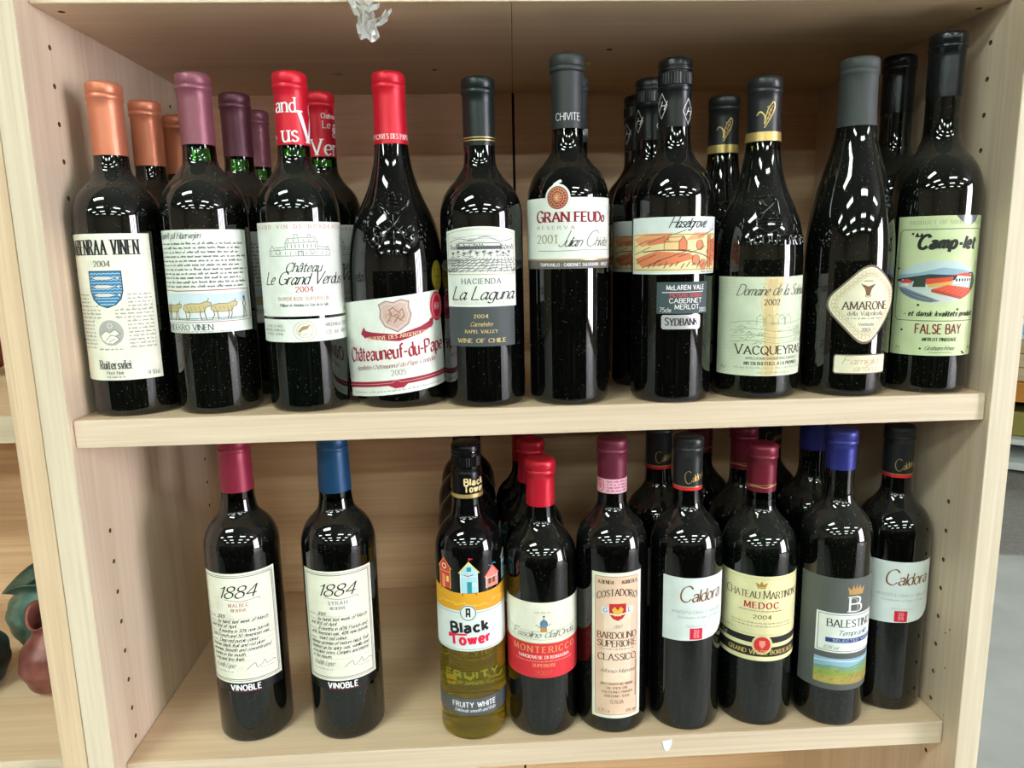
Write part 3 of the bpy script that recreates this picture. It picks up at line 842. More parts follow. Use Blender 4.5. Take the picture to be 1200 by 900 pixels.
for cx, s in ((-40, .9), (-28, 1.0), (-4, 1.25), (20, 1.15)):
    B_ = [(-9, 1), (-8, 4), (-3, 5.2), (4, 5), (8, 6.5), (11.5, 5.5), (11, 3), (8, 2.4), (6.5, -1), (-6, -1.2)]
    P_ = [(cx + x * s, 95 + y * s) for x, y in B_]
    p.poly(P_, OX, 3); p.line(P_ + [P_[0]], .45, OXD, 5)
    for lx in (-7.5, -4.5, 4, 6.5):
        q = cx + lx * s; p.line([(q, 95), (q + R7.uniform(-1.5, 1.5), 91), (q + R7.uniform(-2, 2), 86.8)], .7, OXD, 4)
    p.line([(cx + 9 * s, 95 + 6.4 * s), (cx + 10 * s, 95 + 8.6 * s)], .5, OXD, 4)
    for k in range(5): p.line([(cx - 6 * s + k * 3 * s, 98.5), (cx - 5 * s + k * 3 * s, 95.5)], .3, OXD, 4)
p.line([(39, 87), (40, 97), (38.5, 100), (41, 104), (42, 100), (41, 96), (42, 87)], .8, OXD, 5); p.ell(40.5, 105.4, 1.2, 1.6, OXD, 5)
for i in range(5): p.line([(-48 + k * 9 + R7.uniform(-2, 2), 86.5 + i * .5 + R7.uniform(-.6, .6)) for k in range(11)], .3, ink((120, 150, 150)), 3)
p.text('RØDEKRO VINEN', -40, 77.6, 5, ink((72, 72, 84)), 'serif', align='l', width=50)
p.scrawl(-42, 30, 75.6, 1.2, LGREY, 9)
p.build('front_label', b2)
b2b = turned(b2, (.1270, .1316, 0), 'second plum-capped bottle in the file, with the darkest purple foil')
b2c = turned(b2, (.1205, .2230, 0), 'third plum-capped bottle, rearmost, only its cap and green neck showing')
for ch in b2b.children:
    if ch.name.startswith('capsule'):
        ch.data = ch.data.copy(); ch.data.materials[0] = PLUM2

# ---------------- 3 Chateau Le Grand Verdus
PR = bordeaux(.0370, .3017, .179, .225, .0141)
REDF = foil('red_foil', (204, 20, 44), .4, .25)
b3, rad = bottle('red-capped Le Grand Verdus bottle with white letters on its foil, upper shelf', .2037, .0414, 0, PR, .3017, G_GREEN, .2390, [REDF], fill=.2290, neck=N_GREEN)
p = Print(rad, 9, R0=.0370)
p.rect(-54, 88, 54, 171, P_WHITE, 0)
p.rect(-54, 65, 54, 85.5, P_WHITE, 0)
SAL = ink((196, 110, 100))
p.text('GRAND VIN DE BORDEAUX', 0, 165.3, 3, SAL, 'wide', width=92, sp=7)
INK = ink((92, 96, 100))
# castle
def castle(p, x, y, s, m):
    L_ = lambda pts, w=.35: p.line([(x + a * s, y + b_ * s) for a, b_ in pts], w, m, 3)
    L_([(-28, 0), (28, 0), (28, 5), (20, 5.5), (-12, 5.5), (-28, 4.5), (-28, 0)]); L_([(-28, 4.5), (-25, 9), (-22, 5)]); L_([(28, 5), (26, 8.5), (24, 5)])
    L_([(-12, 5.5), (-12, 11), (16, 12), (16, 5.5)]); L_([(-12, 11), (-10, 15), (14, 16), (16, 12)]); L_([(-4, 15.2), (-4, 18.5), (-1, 18.5), (-1, 15.4)]); L_([(8, 15.6), (8, 18.5), (10, 18.5), (10, 15.8)])
    L_([(-12, 7.5), (-22, 7.2)]); L_([(16, 8), (25, 7.4)])
    for k in range(8): L_([(-10 + k * 3.4, 7), (-10 + k * 3.4, 10)], .5)
    for k in range(6): L_([(-9 + k * 4.4, 12.5), (-9 + k * 4.4, 14.2)], .45)
    for k in range(12): L_([(-26 + k * 4.6, 1), (-26 + k * 4.6, 3.5)], .3)
    L_([(-1, 0), (-1, 4), (3, 4), (3, 0)], .6)
castle(p, 1, 141.5, 1.0, INK)
for cx in (-18, 12): 
    p.ring(cx, 145, 1.8, 2.2, .3, INK, 3)
p.text('Château', 3, 127.5, 8, BLACK, 'script', width=31)
p.text('Le Grand Verdus', 2, 116.5, 9.5, BLACK, 'script', width=74, caps_big=1.15)
p.text('2004', 3, 109.8, 4.6, RED, 'serif', width=15)
p.text('BORDEAUX SUPERIEUR', 2, 102.3, 2.9, SAL, 'wide', width=46)
p.text('Philippe et Antoine Le Grix de la Salle', 2, 97, 2.4, GREY, 'serif', width=44)
p.text('75cl', -50, 90.5, 3.4, SAL, 'serif', align='l', width=6); p.text('12%vol', 46, 90.5, 3.2, SAL, 'serif', align='l', width=8)
for i, t in enumerate(('CONCOURS', 'GENERAL AGRICOLE', 'PARIS 2006')): p.text(t, -30, 78.5 - i * 3.6, 2.0, GREY, 'serif', width=22 if i != 1 else 27)
p.ring(1, 75, 10, 9, .4, GOLD, 2); p.ring(1, 75, 7.2, 6.4, .35, GOLD, 2)
p.poly([(-5, 75), (-1, 79), (6, 80), (3, 76.5), (-1, 75.5), (-4, 73)], GOLD, 3); p.scrawl(-5, 7, 71, 1.8, GOLD, 3)
p.text("MEDAILLE D'OR", 35, 78, 3, GREY, 'sans', width=30); p.text('CE 66 48911', 35, 71, 3.2, GREY, 'sans', width=30)
p.build('front_label', b3)
c = cap_print(rad, .00075, 8, .0147)
c.text('and', -4.5, 266.5, 12, WHITE, 'serif', width=18); c.text('us', -1.5, 241.5, 14, WHITE, 'serif', width=13, caps_big=1.0)
c.text('V', 16, 241.5, 26, WHITE, 'serif', width=17); c.text('Ch', 24, 266.5, 8, WHITE, 'serif', width=8); c.text('le', -22, 240, 12, WHITE, 'serif', width=10)
c.build('foil_lettering', b3)
b3b = turned(b3, (.2123, .1261, 0), 'second red-lettered bottle, directly behind the Le Grand Verdus bottle')
for ch in list(b3b.children):
    if ch.name.startswith('foil_lettering'): bpy.data.objects.remove(ch)
c = cap_print(rad, .00075, 8, .0147)
c.text('Chateau', 10, 276, 4.6, WHITE, 'serif', width=16); c.text('Le g', 10.5, 266.5, 6.5, WHITE, 'serif', width=15); c.text('8', 16, 258, 9, WHITE, 'serif', width=5)
c.text('Ver', 4, 240.5, 15, WHITE, 'serif', width=27)
c.build('foil_lettering', b3b)

# ---------------- 4 Chateauneuf-du-Pape
KEYS_CHA = [(.0449, .118), (.0446, .132), (.0432, .147), (.0402, .163), (.0348, .178), (.0280, .192), (.0222, .206), (.0180, .222), (.0156, .240), (.0146, .256), (.0143, .272)]
PR = rhone(.0449, .3039, KEYS_CHA, .0143)
b4, rad = bottle('red-capped Chateauneuf-du-Pape bottle with embossed crossed keys and a tilted label, upper shelf', .2902, .0543, 0, PR, .3039, G_BLK, .2405, [REDF])
p = Print(rad, 0, rot=6.0, cx=-6, cy=58, R0=.0449, detach=radians(-50))
p.rect(-57, -44.5, 59, 44.5, P_WHITE, 0)
PK = ink((206, 178, 166)); PKL = ink((222, 206, 194)); WINE = ink((160, 38, 62))
for rr in (24, 19): p.ring(14, 6, rr, rr * .95, .6, ink((230, 222, 210)), 1)
cr = [(-4, 39), (3, 41.5), (10, 39.5), (17, 41.5), (24, 39), (23, 34), (24.5, 27), (21, 19), (10, 12.5), (-1, 19), (-4.5, 27), (-3, 34)]
p.poly(cr, PK, 2); p.line(cr + [cr[0]], .6, ink((120, 80, 84)), 4)
p.line([(10 + (x - 10) * .84, 27.5 + (y - 27.5) * .84) for x, y in cr + [cr[0]]], .35, P_WHITE, 4)
p.line([(2, 22), (7, 29), (5, 33), (9, 35), (13, 30), (17, 33), (18, 27), (14, 23), (12, 26), (8, 21)], .8, ink((150, 100, 90)), 4)
p.line([(4, 30), (10, 26), (16, 22)], .6, ink((160, 130, 70)), 4)
Rc = random.Random(2)
for k in range(46):
    a = Rc.uniform(0, 6.28); q = Rc.uniform(0, 9); x = 10 + q * cos(a); y = 28 + q * .9 * sin(a)
    p.line([(x, y), (x + Rc.uniform(-2, 2), y + Rc.uniform(-2, 2))], .4, ink((160, 112, 96)), 5)
rb = [(-24, 17), (-14, 14.5), (10, 10.5), (32, 14.5), (42, 18), (42, 12), (32, 8), (10, 4), (-14, 8), (-23, 10.5)]
p.poly(rb, WINE, 3); p.poly([(-29, 14), (-24, 20), (-21, 15), (-23, 9)], WINE, 3); p.poly([(42, 19), (47, 21), (46, 14), (42, 11)], WINE, 3)
p.text('RESERVE DES ARGENTIERS', 9, 7.2, 3.2, ink((236, 206, 170)), 'serif_bold', width=58, layer=5)
p.text('Châteauneuf-du-Pape', 3, -11, 12.5, WINE, 'black', width=104, layer=3, bold=1.1)
p.text('Appellation Châteauneuf-du-Pape Contrôlée', 1, -19.5, 4.0, ink((176, 112, 116)), 'script', width=86)
p.text('2005', 5, -27, 5, ink((170, 150, 140)), 'serif', width=13)
p.text('75 cl', -54, -27, 3.4, PK, 'serif', width=7)
p.rect(-57, -36, 59, -31, WINE, 2); p.line([(-57, -33.5), (-2, -33.5), (2, -31), (6, -33.5), (59, -33.5)], .4, PK, 4); p.poly([(-6, -36), (0, -39), (8, -39), (12, -36)], WINE, 2)
p.scrawl(-50, 50, -41.5, 1.3, LGREY, 3)
p.build('front_label', b4)
p = Print(rad, 0, R0=.0449, base=.0008)
p.ell(46, 121, 7.5, 14, mat('gold_medal', (212, 186, 60), .35, .6), 1, 32); p.ring(46, 121, 6, 12, .5, ink((120, 96, 30)), 2)
p.scrawl(41, 51, 125, 2.6, ink((120, 96, 30)), 1); p.scrawl(41, 51, 119, 2.6, ink((120, 96, 30)), 2); p.scrawl(42, 50, 113, 2.6, ink((120, 96, 30)), 3)
p.build('gold_medal', b4)
p = Print(rad, 0, R0=.0449, base=.0009)
p.ell(43.5, 93, 8.5, 13.5, ink((206, 36, 66)), 1, 32); p.ring(43.5, 93, 6.6, 11, .5, ink((240, 200, 200)), 2); p.rect(39.5, 90, 47.5, 96.5, ink((226, 120, 136)), 2); p.scrawl(40, 47, 92, 2, WHITE, 4)
p.build('red_medal', b4)
c = cap_print(rad, .00075, 2, .0148)
c.text('LES CAVES DES PAPES', 0, 244.5, 4.3, ink((250, 205, 205)), 'serif_bold', width=40)
c.build('foil_lettering', b4)
p = Print(rad, 4, R0=.0405, base=.0)
g = G_BLK
def E(pts, w=1.2, h=.0012, smooth=True): p.line(pts, w * 1.35, g, 0, raise_=h * 1.9, smooth=smooth)
E([(-3, 192), (0, 197), (3, 192)]); E([(-4, 190), (4, 190)]); E([(-5.5, 186.5), (5.5, 186.5)]); E([(-6.5, 183), (6.5, 183)]); E([(-6.5, 190), (-7, 180), (0, 178), (7, 180), (6.5, 190)])
E([(-9, 179), (-3, 171), (4, 163), (11, 155), (14, 151)], 2.0); E([(9, 179), (3, 171), (-4, 163), (-11, 155), (-14, 151)], 2.0)
for s in (-1, 1):
    E([(s * 13, 156), (s * 18, 160), (s * 17, 166), (s * 12, 164), (s * 11, 158), (s * 14, 155)], 1.6); E([(s * 9, 181), (s * 15, 184)], 1.8); E([(s * 12, 178), (s * 17, 181)], 1.8)
    E([(s * 7, 160), (s * 12, 150), (s * 17, 154), (s * 15, 160)], 1.4)
E([(0, 176), (0, 150)], 1.2); E([(-6, 170), (6, 170)], 1.0); E([(-8, 166), (0, 160), (8, 166)], 1.2)
for i, ch in enumerate('CHATEAUNEUF DU PAPE CONTROLE'):
    a = radians(205 - i * 8.6) if i < 20 else radians(215 + (i - 20) * 11)
    if ch == ' ' : continue
    R_ = 27
    p.text(ch, R_ * cos(a), 168 + R_ * sin(a) * .95 - 2, 4.6, g, 'sans_bold', tilt=math.degrees(a) - 90 if i < 20 else math.degrees(a) + 90, raise_=.0018)
p.build('embossed_keys', b4)

# ---------------- 5 Hacienda La Laguna
PR = bordeaux(.0385, .2957, .172, .219, .0141)
BLKF = foil('black_foil', (38, 40, 42), .34, .25)
GRNF = foil('dark_green_black_foil', (26, 34, 34), .34, .3, .15)
b5, rad = bottle('black-capped Hacienda La Laguna bottle with vineyard engraving, middle of the upper shelf', .3719, .0399, 0, PR, .2957, G_BLK, .2362, [GRNF])
p = Print(rad, -3, R0=.0385)
DG = ink((72, 78, 80))
arch = [(-35.5, 160)] + [(-35.5 + 71 * i / 16, 160 + 4 * (1 - (2 * i / 16 - 1) ** 2)) for i in range(1, 16)] + [(35.5, 160), (35.5, 93), (-35.5, 93)]
p.poly(arch, P_WHITE, 0); p.rect(-35, 57, 33, 93, DG, 0)
p.line([(-33, 158)] + [(-33 + 66 * i / 16, 158 + 3.8 * (1 - (2 * i / 16 - 1) ** 2)) for i in range(1, 16)] + [(33, 158), (33, 122), (-33, 122), (-33, 158)], .5, GOLD, 3)
p.rect(-31, 123.5, 31, 157, ink((232, 232, 224)), 1)
IK = ink((70, 74, 82)); R5 = random.Random(5)
for i in range(9):      # sky strokes
    y = 156 - i * .9; x = R5.uniform(-28, 0); p.line([(x, y), (x + R5.uniform(6, 26), y + R5.uniform(-.5, .8))], .28, ink((130, 134, 140)), 3)
p.line([(-31, 150), (-20, 153.5), (-8, 152), (5, 155), (18, 151), (31, 153)], .4, IK, 3, smooth=True)
for k in range(26):     # long house and trees
    x = -30 + k * 2.4; h = R5.uniform(2, 5); p.line([(x, 144), (x + .6, 144 + h), (x + 1.6, 144 + h * .7), (x + 2, 144)], .5, IK, 3)
p.rect(-22, 144, 20, 147, ink((120, 122, 126)), 2); p.line([(-23, 147), (-19, 149.5), (17, 149.5), (21, 147)], .6, IK, 4)
for k in range(15): p.line([(-20 + k * 2.7, 144.6), (-20 + k * 2.7, 146.6)], .6, IK, 4)
for k in range(10): x = -27 + k * 6; p.ell(x, 140.8 + (k % 2), 1.7, 1.2, ink((120, 122, 126)), 2, 8); p.line([(x, 140), (x, 137.5)], .4, IK, 3)
for k in range(-9, 14):  # vine rows
    p.line([(k * 3.2, 136.5), (k * 3.2 + (k - 4) * 1.6 - 3, 130), (max(-31, min(31, k * 3.2 + (k - 4) * 3.2 - 7)), 124)], .45, IK, 3)
for k in range(5): p.line([(-31 + j * 4.1, 134.5 - k * 2.4 + R5.uniform(-.5, .5)) for j in range(16)], .5, ink((96, 98, 104)), 3)
for k in range(170):   # engraved hatching
    x = R5.uniform(-30, 27); y = R5.uniform(124.5, 146)
    p.line([(x, y), (x + R5.uniform(.8, 3.2), y + R5.uniform(-.6, 1.2))], .32, ink((96, 98, 104)) if k % 3 else IK, 3)
p.text('HACIENDA', 0, 113.6, 4.6, GREY, 'serif', width=36, sp=4)
p.text('La Laguna', 0, 99.5, 10, BLACK, 'script', width=58, caps_big=1.2)
p.text('SELECCION DE FAMILIA', 0, 95, 2.6, ink((200, 196, 176)), 'serif', width=56)
CG = ink((222, 196, 132))
p.text('2004', -1, 83, 3, CG, 'serif_bold', width=13); p.text('Carménère', -1, 75.5, 3.8, CG, 'script', width=20); p.text('RAPEL VALLEY', -1, 69.4, 2.6, CG, 'serif_bold', width=30); p.text('WINE OF CHILE', -1, 60.6, 3.6, CG, 'serif_bold', width=46)
p.build('front_label', b5)
c = cap_print(rad, .00075, 0, .0147)
for z in (240.2, 242.6): c.rect(-46, z, 46, z + .9, GOLD, 1)
c.build('gold_rings', b5)

# ---------------- 6 Gran Feudo
PR = bordeaux(.0377, .3135, .186, .231, .0141)
MATB = foil('matt_grey_black_foil', (40, 45, 46), .5, .1, .12)
b6, rad = bottle('tall grey-black capped Gran Feudo 2001 bottle with round red seal, upper shelf centre', .4528, .0368, 0, PR, .3135, G_BLK, .2495, [MATB], fill=.2440, neck=N_OLIVE, ring=.0160)
p = Print(rad, -6, R0=.0377)
p.rect(-57, 133, 57, 187.6, P_WHITE, 0); p.rect(-57, 125.3, 57, 133, ink((108, 102, 98)), 0); p.rect(-57, 132.6, 57, 134, GOLD, 1)
p.ell(-10, 187.5, 11.6, 12, P_WHITE, 1, 40); p.ell(-10, 187.5, 9.6, 10, ink((150, 50, 46)), 2, 36)
p.ring(-10, 187.5, 8.2, 8.6, .5, ink((214, 160, 120)), 4); p.ring(-10, 187.5, 5.6, 5.9, .5, ink((214, 160, 120)), 4); p.ell(-10, 187.5, 4.6, 4.9, ink((176, 84, 66)), 3)
for k in range(12): p.line([(-10 + 1.5 * cos(k), 187.5 + 1.5 * sin(k)), (-10 + 4.2 * cos(k * .52), 187.5 + 4.2 * sin(k * .52))], .5, ink((222, 180, 130)), 5)
for k in range(18): a = k * .349; p.line([(-10 + 6.2 * cos(a), 187.5 + 6.5 * sin(a)), (-10 + 7.5 * cos(a + .1), 187.5 + 7.8 * sin(a + .1))], .55, ink((214, 160, 120)), 5)
p.text('GRAN', -31, 166.6, 8.2, DKRED, 'uncial', align='l', width=30, bold=1.15, caps_big=1.15); p.text('FEUDo', 5.5, 166.6, 8.2, DKRED, 'uncial', align='l', width=32, bold=1.15)
p.text('RESERVA', -31, 160.2, 2.7, ink((150, 90, 96)), 'serif', align='l', width=36, sp=7)
p.text('2001', -31, 148, 7.2, ink((172, 158, 122)), 'serif', align='l', width=20)
p.text('Julian Chivite', 13, 145, 8, BLACK, 'hand', width=46, caps_big=1.7)
p.line([(-30, 141.2), (-8, 141), (20, 142), (44, 141.5)], .35, GREY, 3)
p.text('TEMPRANILLO - CABERNET SAUVIGNON - MERLOT', 8, 127.6, 2.6, WHITE, 'sans_bold', width=72)
p.build('front_label', b6)
c = cap_print(rad, .00075, -5, .0147)
c.text('CHIVITE', 0, 256.2, 6.2, ink((225, 225, 225)), 'sans', width=22.5); c.text('CHIVITE', -34, 255.5, 6.2, ink((225, 225, 225)), 'sans', width=22.5)
c.text('CHIVITE', 34, 255.5, 6.2, ink((225, 225, 225)), 'sans', width=22.5)
c.build('foil_lettering', b6)
turned(b6, (.4700, .1236, 0), 'second grey-black capped bottle, only a thin strip showing behind the Gran Feudo bottle', turn=40)

# ---------------- 7 Haselgrove
PR = bordeaux(.0377, .3088, .183, .231, .0142)
BLKC = mat('black_screw_cap', (24, 26, 28), .3, .4)
b7, rad = bottle('screw-capped Haselgrove Cabernet Merlot bottle with orange landscape label and Sydbank sticker, upper shelf', .5507, .0322, 0, PR, .3088, G_BLK, .2490, [BLKC], cap='screw', ring=.0156)
p = Print(rad, -6, R0=.0377)
p.rect(-52, 118.5, 52, 169, P_COOL, 0)
p.rect(-50, 121, 50, 155, ink((240, 222, 168)), 1)
OR = ink((226, 132, 92)); OR2 = ink((238, 168, 118)); DK = ink((90, 58, 48))
p.poly([(-48, 150), (-30, 154.5), (-5, 155), (-12, 148), (-36, 143)], OR2, 2); p.poly([(-46, 132), (-20, 139), (8, 137), (18, 133), (-6, 127), (-36, 125)], OR, 2); p.poly([(28, 138), (36, 149), (50, 150), (50, 130), (34, 130)], OR, 2)
p.poly([(14, 155), (30, 155), (24, 150), (6, 148)], OR2, 2); p.poly([(-30, 149), (-10, 152), (-6, 147), (-28, 144)], OR, 3)
p.frame(-48, 122.5, 49.5, 153.5, .35, DK, 4)
for (x, y, l) in ((-46, 143, 16), (-30, 146, 18), (-44, 128, 24), (-20, 130, 30), (0, 134, 26), (-46, 136, 20), (-10, 152, 16), (18, 151, 22), (30, 146, 16), (-36, 124, 20)):
    p.line([(x, y), (x + l * .5, y + l * .16), (x + l, y + l * .34)], .5, DK, 4)
p.line([(-34, 138.5), (-10, 140), (14, 138), (34, 132)], .8, DK, 4, smooth=True)
hs = [(-13, 140), (-13, 147), (-9, 151), (4, 152), (7, 147), (7, 140)]
p.poly(hs, ink((244, 206, 150)), 3); p.line(hs + [hs[0], (-13, 147), (0, 147.5), (4, 152)], .5, DK, 5); p.line([(0, 147.5), (0, 140)], .5, DK, 5); p.poly([(0, 147.5), (3.8, 151.6), (7, 147), (7, 140), (0, 140)], OR, 4)
for x in (30, 34.5): p.line([(x, 123), (x + .4, 153)], .7, DK, 5)
p.rect(30.4, 124, 34.4, 152.5, ink((222, 130, 96)), 3)
for cx, cy in ((16, 131), (20, 144), (42, 143), (24, 127), (38, 130)): p.ring(cx, cy, 4, 4.5, .5, DK, 5, 12); p.ell(cx, cy, 3.6, 4, OR, 3, 12)
for k in range(12): p.line([(-28 + k * 5, 124 + (k % 3)), (-25 + k * 5, 128 + (k % 2) * 1.5)], .7, DK, 5)
p.text('Haselgrove', 8, 159.5, 8, BLACK, 'hand', width=34, caps_big=1.15, bold=1.5)
p.scrawl(22, 46, 119.3, 1.8, DK, 6)
p.build('front_label', b7)
p = Print(rad, 3, R0=.0377, base=.00025)
p.rect(-25, 83, 25, 111.5, ink((68, 82, 86)), 0); p.line([(-20, 102.2), (19, 102.6)], .6, WHITE, 3)
p.text('McLAREN VALE', 2, 104.6, 4.0, WHITE, 'sans_bold', width=36); p.text('PICTURE SERIES', 2, 98.3, 2.6, ink((230, 70, 80)), 'sans_bold', width=30)
p.text('CABERNET', 2, 92.8, 4.0, WHITE, 'sans', width=31, bold=1.3); p.text('MERLOT', 3, 87.2, 4.0, WHITE, 'sans', width=23, bold=1.3); p.text('75cle', -22, 84.5, 4, WHITE, 'sans', align='l', width=10); p.text('2003', 15, 84.5, 3.6, WHITE, 'sans', align='l', width=8)
p.build('lower_label', b7)
p = Print(rad, 0, R0=.0377, base=.0003)
rr = [(-18.5, 70.5), (-17, 69), (17, 69), (18.5, 70.5), (18.5, 80.5), (17, 82), (-17, 82), (-18.5, 80.5)]
p.poly(rr, mat('silver_sticker', (206, 204, 206), .35, .4), 0); p.text('SYDBANK', 0, 72.6, 6, BLACK, 'serif_bold', width=30, caps_big=1.15)
p.build('bank_sticker', b7)
c = cap_print(rad, .0009, -14, .0150)
for cx, zz in ((13, 262), (-13, 267.5), (38, 262)):
    c.line([(cx - 6, zz), (cx, zz + 11), (cx + 6, zz), (cx, zz - 11), (cx - 6, zz)], .5, WHITE, 2); c.text('H', cx, zz - 3.5, 7, WHITE, 'hand', bold=1.4)
c.build('diamond_print', b7)
turned(b7, (.5467, .1110, 0), 'second black screw-capped bottle, behind and left of the Haselgrove bottle')
turned(b7, (.5521, .1925, 0), 'third black screw-capped bottle, rearmost left behind the Haselgrove bottle')

# ---------------- 8 Vacqueyras
KEYS_V = [(.0405, .122), (.0403, .134), (.0392, .148), (.0362, .163), (.0310, .177), (.0252, .190), (.0207, .203), (.0176, .218), (.0158, .232), (.0149, .246), (.0145, .262)]
PR = rhone(.0405, .2935, KEYS_V, .0145)
b8, rad = bottle('black-capped Vacqueyras 2002 bottle with gold leaf foil, embossed crest and a torn stained label', .6367, .0399, 0, PR, .2935, G_DUST, .2362, [BLKF], fill=.2285, neck=N_OLIVE, ring=.0158)
p = Print(rad, -3, R0=.0405)
R8 = random.Random(8)
edge = [(-54, 22.5), (44, 22.5), (46, 26), (49, 27), (48, 36), (51, 44), (49, 52), (47, 56), (50, 63), (48, 70), (51, 78), (54, 84), (49, 88), (52, 95), (57, 97), (50, 101), (51, 110), (49, 114.6), (18, 114.2), (17, 111.5), (14, 110.5), (12, 114), (-54, 114.6)]
p.poly(edge, P_OLIVE, 0)
p.poly([(-7, 22.8), (8, 22.8), (10, 50), (7, 80), (12, 113.8), (-6, 114.2), (-9, 90), (-5, 60)], ink((222, 206, 162)), 1)
p.poly([(-3, 24), (4, 24), (6, 60), (2, 85), (6, 112), (-3, 112), (-6, 80)], ink((214, 190, 140)), 2)
GR = ink((150, 166, 130))
for i in range(26): p.line([(-53, 26 + i * 3.4), (-30, 27.5 + i * 3.4)], .3, ink((200, 214, 184)), 1)
p.text('Domaine de la Soleiade', 6, 97.5, 8.2, ink((96, 98, 92)), 'script', width=74, caps_big=1.2)
p.scrawl(-10, 16, 107, 1.8, ink((196, 196, 160)), 2)
p.text('2002', 1, 88.6, 5, ink((70, 70, 66)), 'serif', width=14)
for k in range(60):
    x = R8.uniform(-38, 38); y = 52 + R8.random() * 28 * (1 - abs(x) / 70)
    p.line([(x, y), (x + R8.uniform(1, 4), y + R8.uniform(.5, 2.5)), (x + R8.uniform(3, 7), y + R8.uniform(-.5, 1.5))], .35, GR, 3)
for y in (54, 59, 65, 72): p.line([(-36, y), (-15, y + 2), (8, y - 1), (36, y + 1.5)], .4, GR, 3, smooth=True)
for x in (-12, -4, 8, 15): p.line([(x, 70), (x, 77), (x + 3, 80), (x + 6, 77), (x + 6, 70)], .4, GR, 3)
p.text('VACQUEYRAS', 4, 43, 7.5, ink((66, 60, 44)), 'serif', width=70, caps_big=1.2, bold=1.15)
p.text('APPELLATION VACQUEYRAS CONTROLEE', 6, 38, 2.2, GREY, 'serif', width=54); p.text('MIS EN BOUTEILLE A LA PROPRIETE', 6, 33, 2.8, ink((70, 66, 54)), 'serif_bold', width=56)
p.scrawl(-32, 42, 29.4, 1.6, ink((170, 176, 150)), 5); p.text('75 cl', -48, 28, 3, GREY, 'script', align='l', width=6); p.scrawl(-10, 22, 25, 1.4, ink((170, 176, 150)), 6)
p.build('front_label', b8)
p = Print(rad, -8, R0=.0350, base=0.0)
def E(pts, w=1.2, h=.0011, smooth=False): p.line(pts, w * 1.35, g, 0, raise_=h * 1.9, smooth=smooth)
g = G_DUST
E([(-10.5, 186), (10.5, 186), (10.5, 160), (0, 153), (-10.5, 160), (-10.5, 186)], 1.1)
E([(-7, 182), (7, 170)], 1.6); E([(7, 182), (-7, 170)], 1.6)
for a in (-7, 7):
    for z in (182, 170): E([(a - 2, z), (a, z + 2), (a + 2, z), (a, z - 2), (a - 2, z)], 1.0)
for z in (166, 163, 160): E([(-9.5, z), (9.5, z)], 1.2)
p.text('VACQUEYRAS', 5, 143, 8, g, 'heavy', width=62, raise_=.0020, caps_big=1.1)
p.build('embossed_crest', b8)
c = cap_print(rad, .00075, -22, .0152)
c.rect(-48, 236.6, 48, 244.6, GOLD, 1)
for cx in (0, 32, -32):
    c.line([(cx - 6, 259), (cx - 3, 262), (cx + 1, 258), (cx + 1, 251)], 1.2, GOLD, 2, smooth=True)
    c.line([(cx + 1, 251), (cx + 3, 262), (cx + 7, 269), (cx + 9, 270), (cx + 10, 266), (cx + 7, 258), (cx + 1, 248)], .9, GOLD, 2, smooth=True)
    c.line([(cx + 2, 252), (cx + 5, 260), (cx + 8, 267)], .5, GOLD, 2, smooth=True)
    for k in range(5): c.ring(cx + 4 + (k % 2) * 2, 256 + k * 2.4, .9, .9, .45, GOLD, 2, 8)
c.build('gold_leaf_print', b8)
turned(b8, (.6264, .1216, 0), 'second gold-leaf capped bottle, behind and left of the Vacqueyras bottle')

# ---------------- 9 Amarone
KEYS_A = [(.0403, .118), (.0401, .132), (.0393, .148), (.0374, .164), (.0346, .180), (.0308, .196), (.0262, .211), (.0220, .225), (.0188, .239), (.0170, .253), (.0162, .268)]
PR = rhone(.0403, .3092, KEYS_A, .0160)
DUSTF = foil('dusty_grey_foil', (58, 63, 63), .6, .05, .15)
b9, rad = bottle('slender Amarone bottle with a cream diamond label and dusty grey foil', .7247, .0390, 0, PR, .3092, G_DUST, .2488, [DUSTF], ring=.0172)
p = Print(rad, 0, R0=.0403)
def rdia(s):
    V = [(-39, 88), (0.5, 125.5), (39, 95), (0, 46.5)]
    C0 = (0, 88); V = [(C0[0] + (x - C0[0]) * s, C0[1] + (y - C0[1]) * s) for x, y in V]
    out = []
    for i in range(4):
        a, b_, c_ = V[i - 1], V[i], V[(i + 1) % 4]
        A = (b_[0] + (a[0] - b_[0]) * .26, b_[1] + (a[1] - b_[1]) * .26); C_ = (b_[0] + (c_[0] - b_[0]) * .26, b_[1] + (c_[1] - b_[1]) * .26)
        for k in range(6):
            t = k / 5; out.append(((1 - t) ** 2 * A[0] + 2 * t * (1 - t) * b_[0] + t * t * C_[0], (1 - t) ** 2 * A[1] + 2 * t * (1 - t) * b_[1] + t * t * C_[1]))
    return out[::-1]
TAUPE = ink((112, 96, 84)); TAN = ink((206, 178, 138))
p.poly(rdia(1.06), TAUPE, 0); p.poly(rdia(1.0), P_YEL if False else paper('label_ivory', (240, 234, 206)), 1)
d = rdia(.90)
for k in range(len(d)):      # vine scroll border
    a = d[k]; b_ = d[(k + 1) % len(d)]
    n = max(1, int(hypot(b_[0] - a[0], b_[1] - a[1]) / 4.5))
    for j in range(n):
        x = a[0] + (b_[0] - a[0]) * j / n; y = a[1] + (b_[1] - a[1]) * j / n
        p.ring(x * .98, 88 + (y - 88) * .98, 1.9, 1.9, .4, TAN, 3, 9); p.ring(x * .88, 88 + (y - 88) * .88, 1.4, 1.5, .4, TAN, 3, 8)
p.poly([(-7, 106), (0, 103.5), (7, 106), (3, 101), (1.5, 95), (-1.5, 95), (-3, 101)], ink((120, 88, 60)), 3); p.line([(-4, 108.5), (4, 108.5)], .6, TAUPE, 3); p.ring(0, 95, 2.4, 1.2, .5, TAUPE, 3)
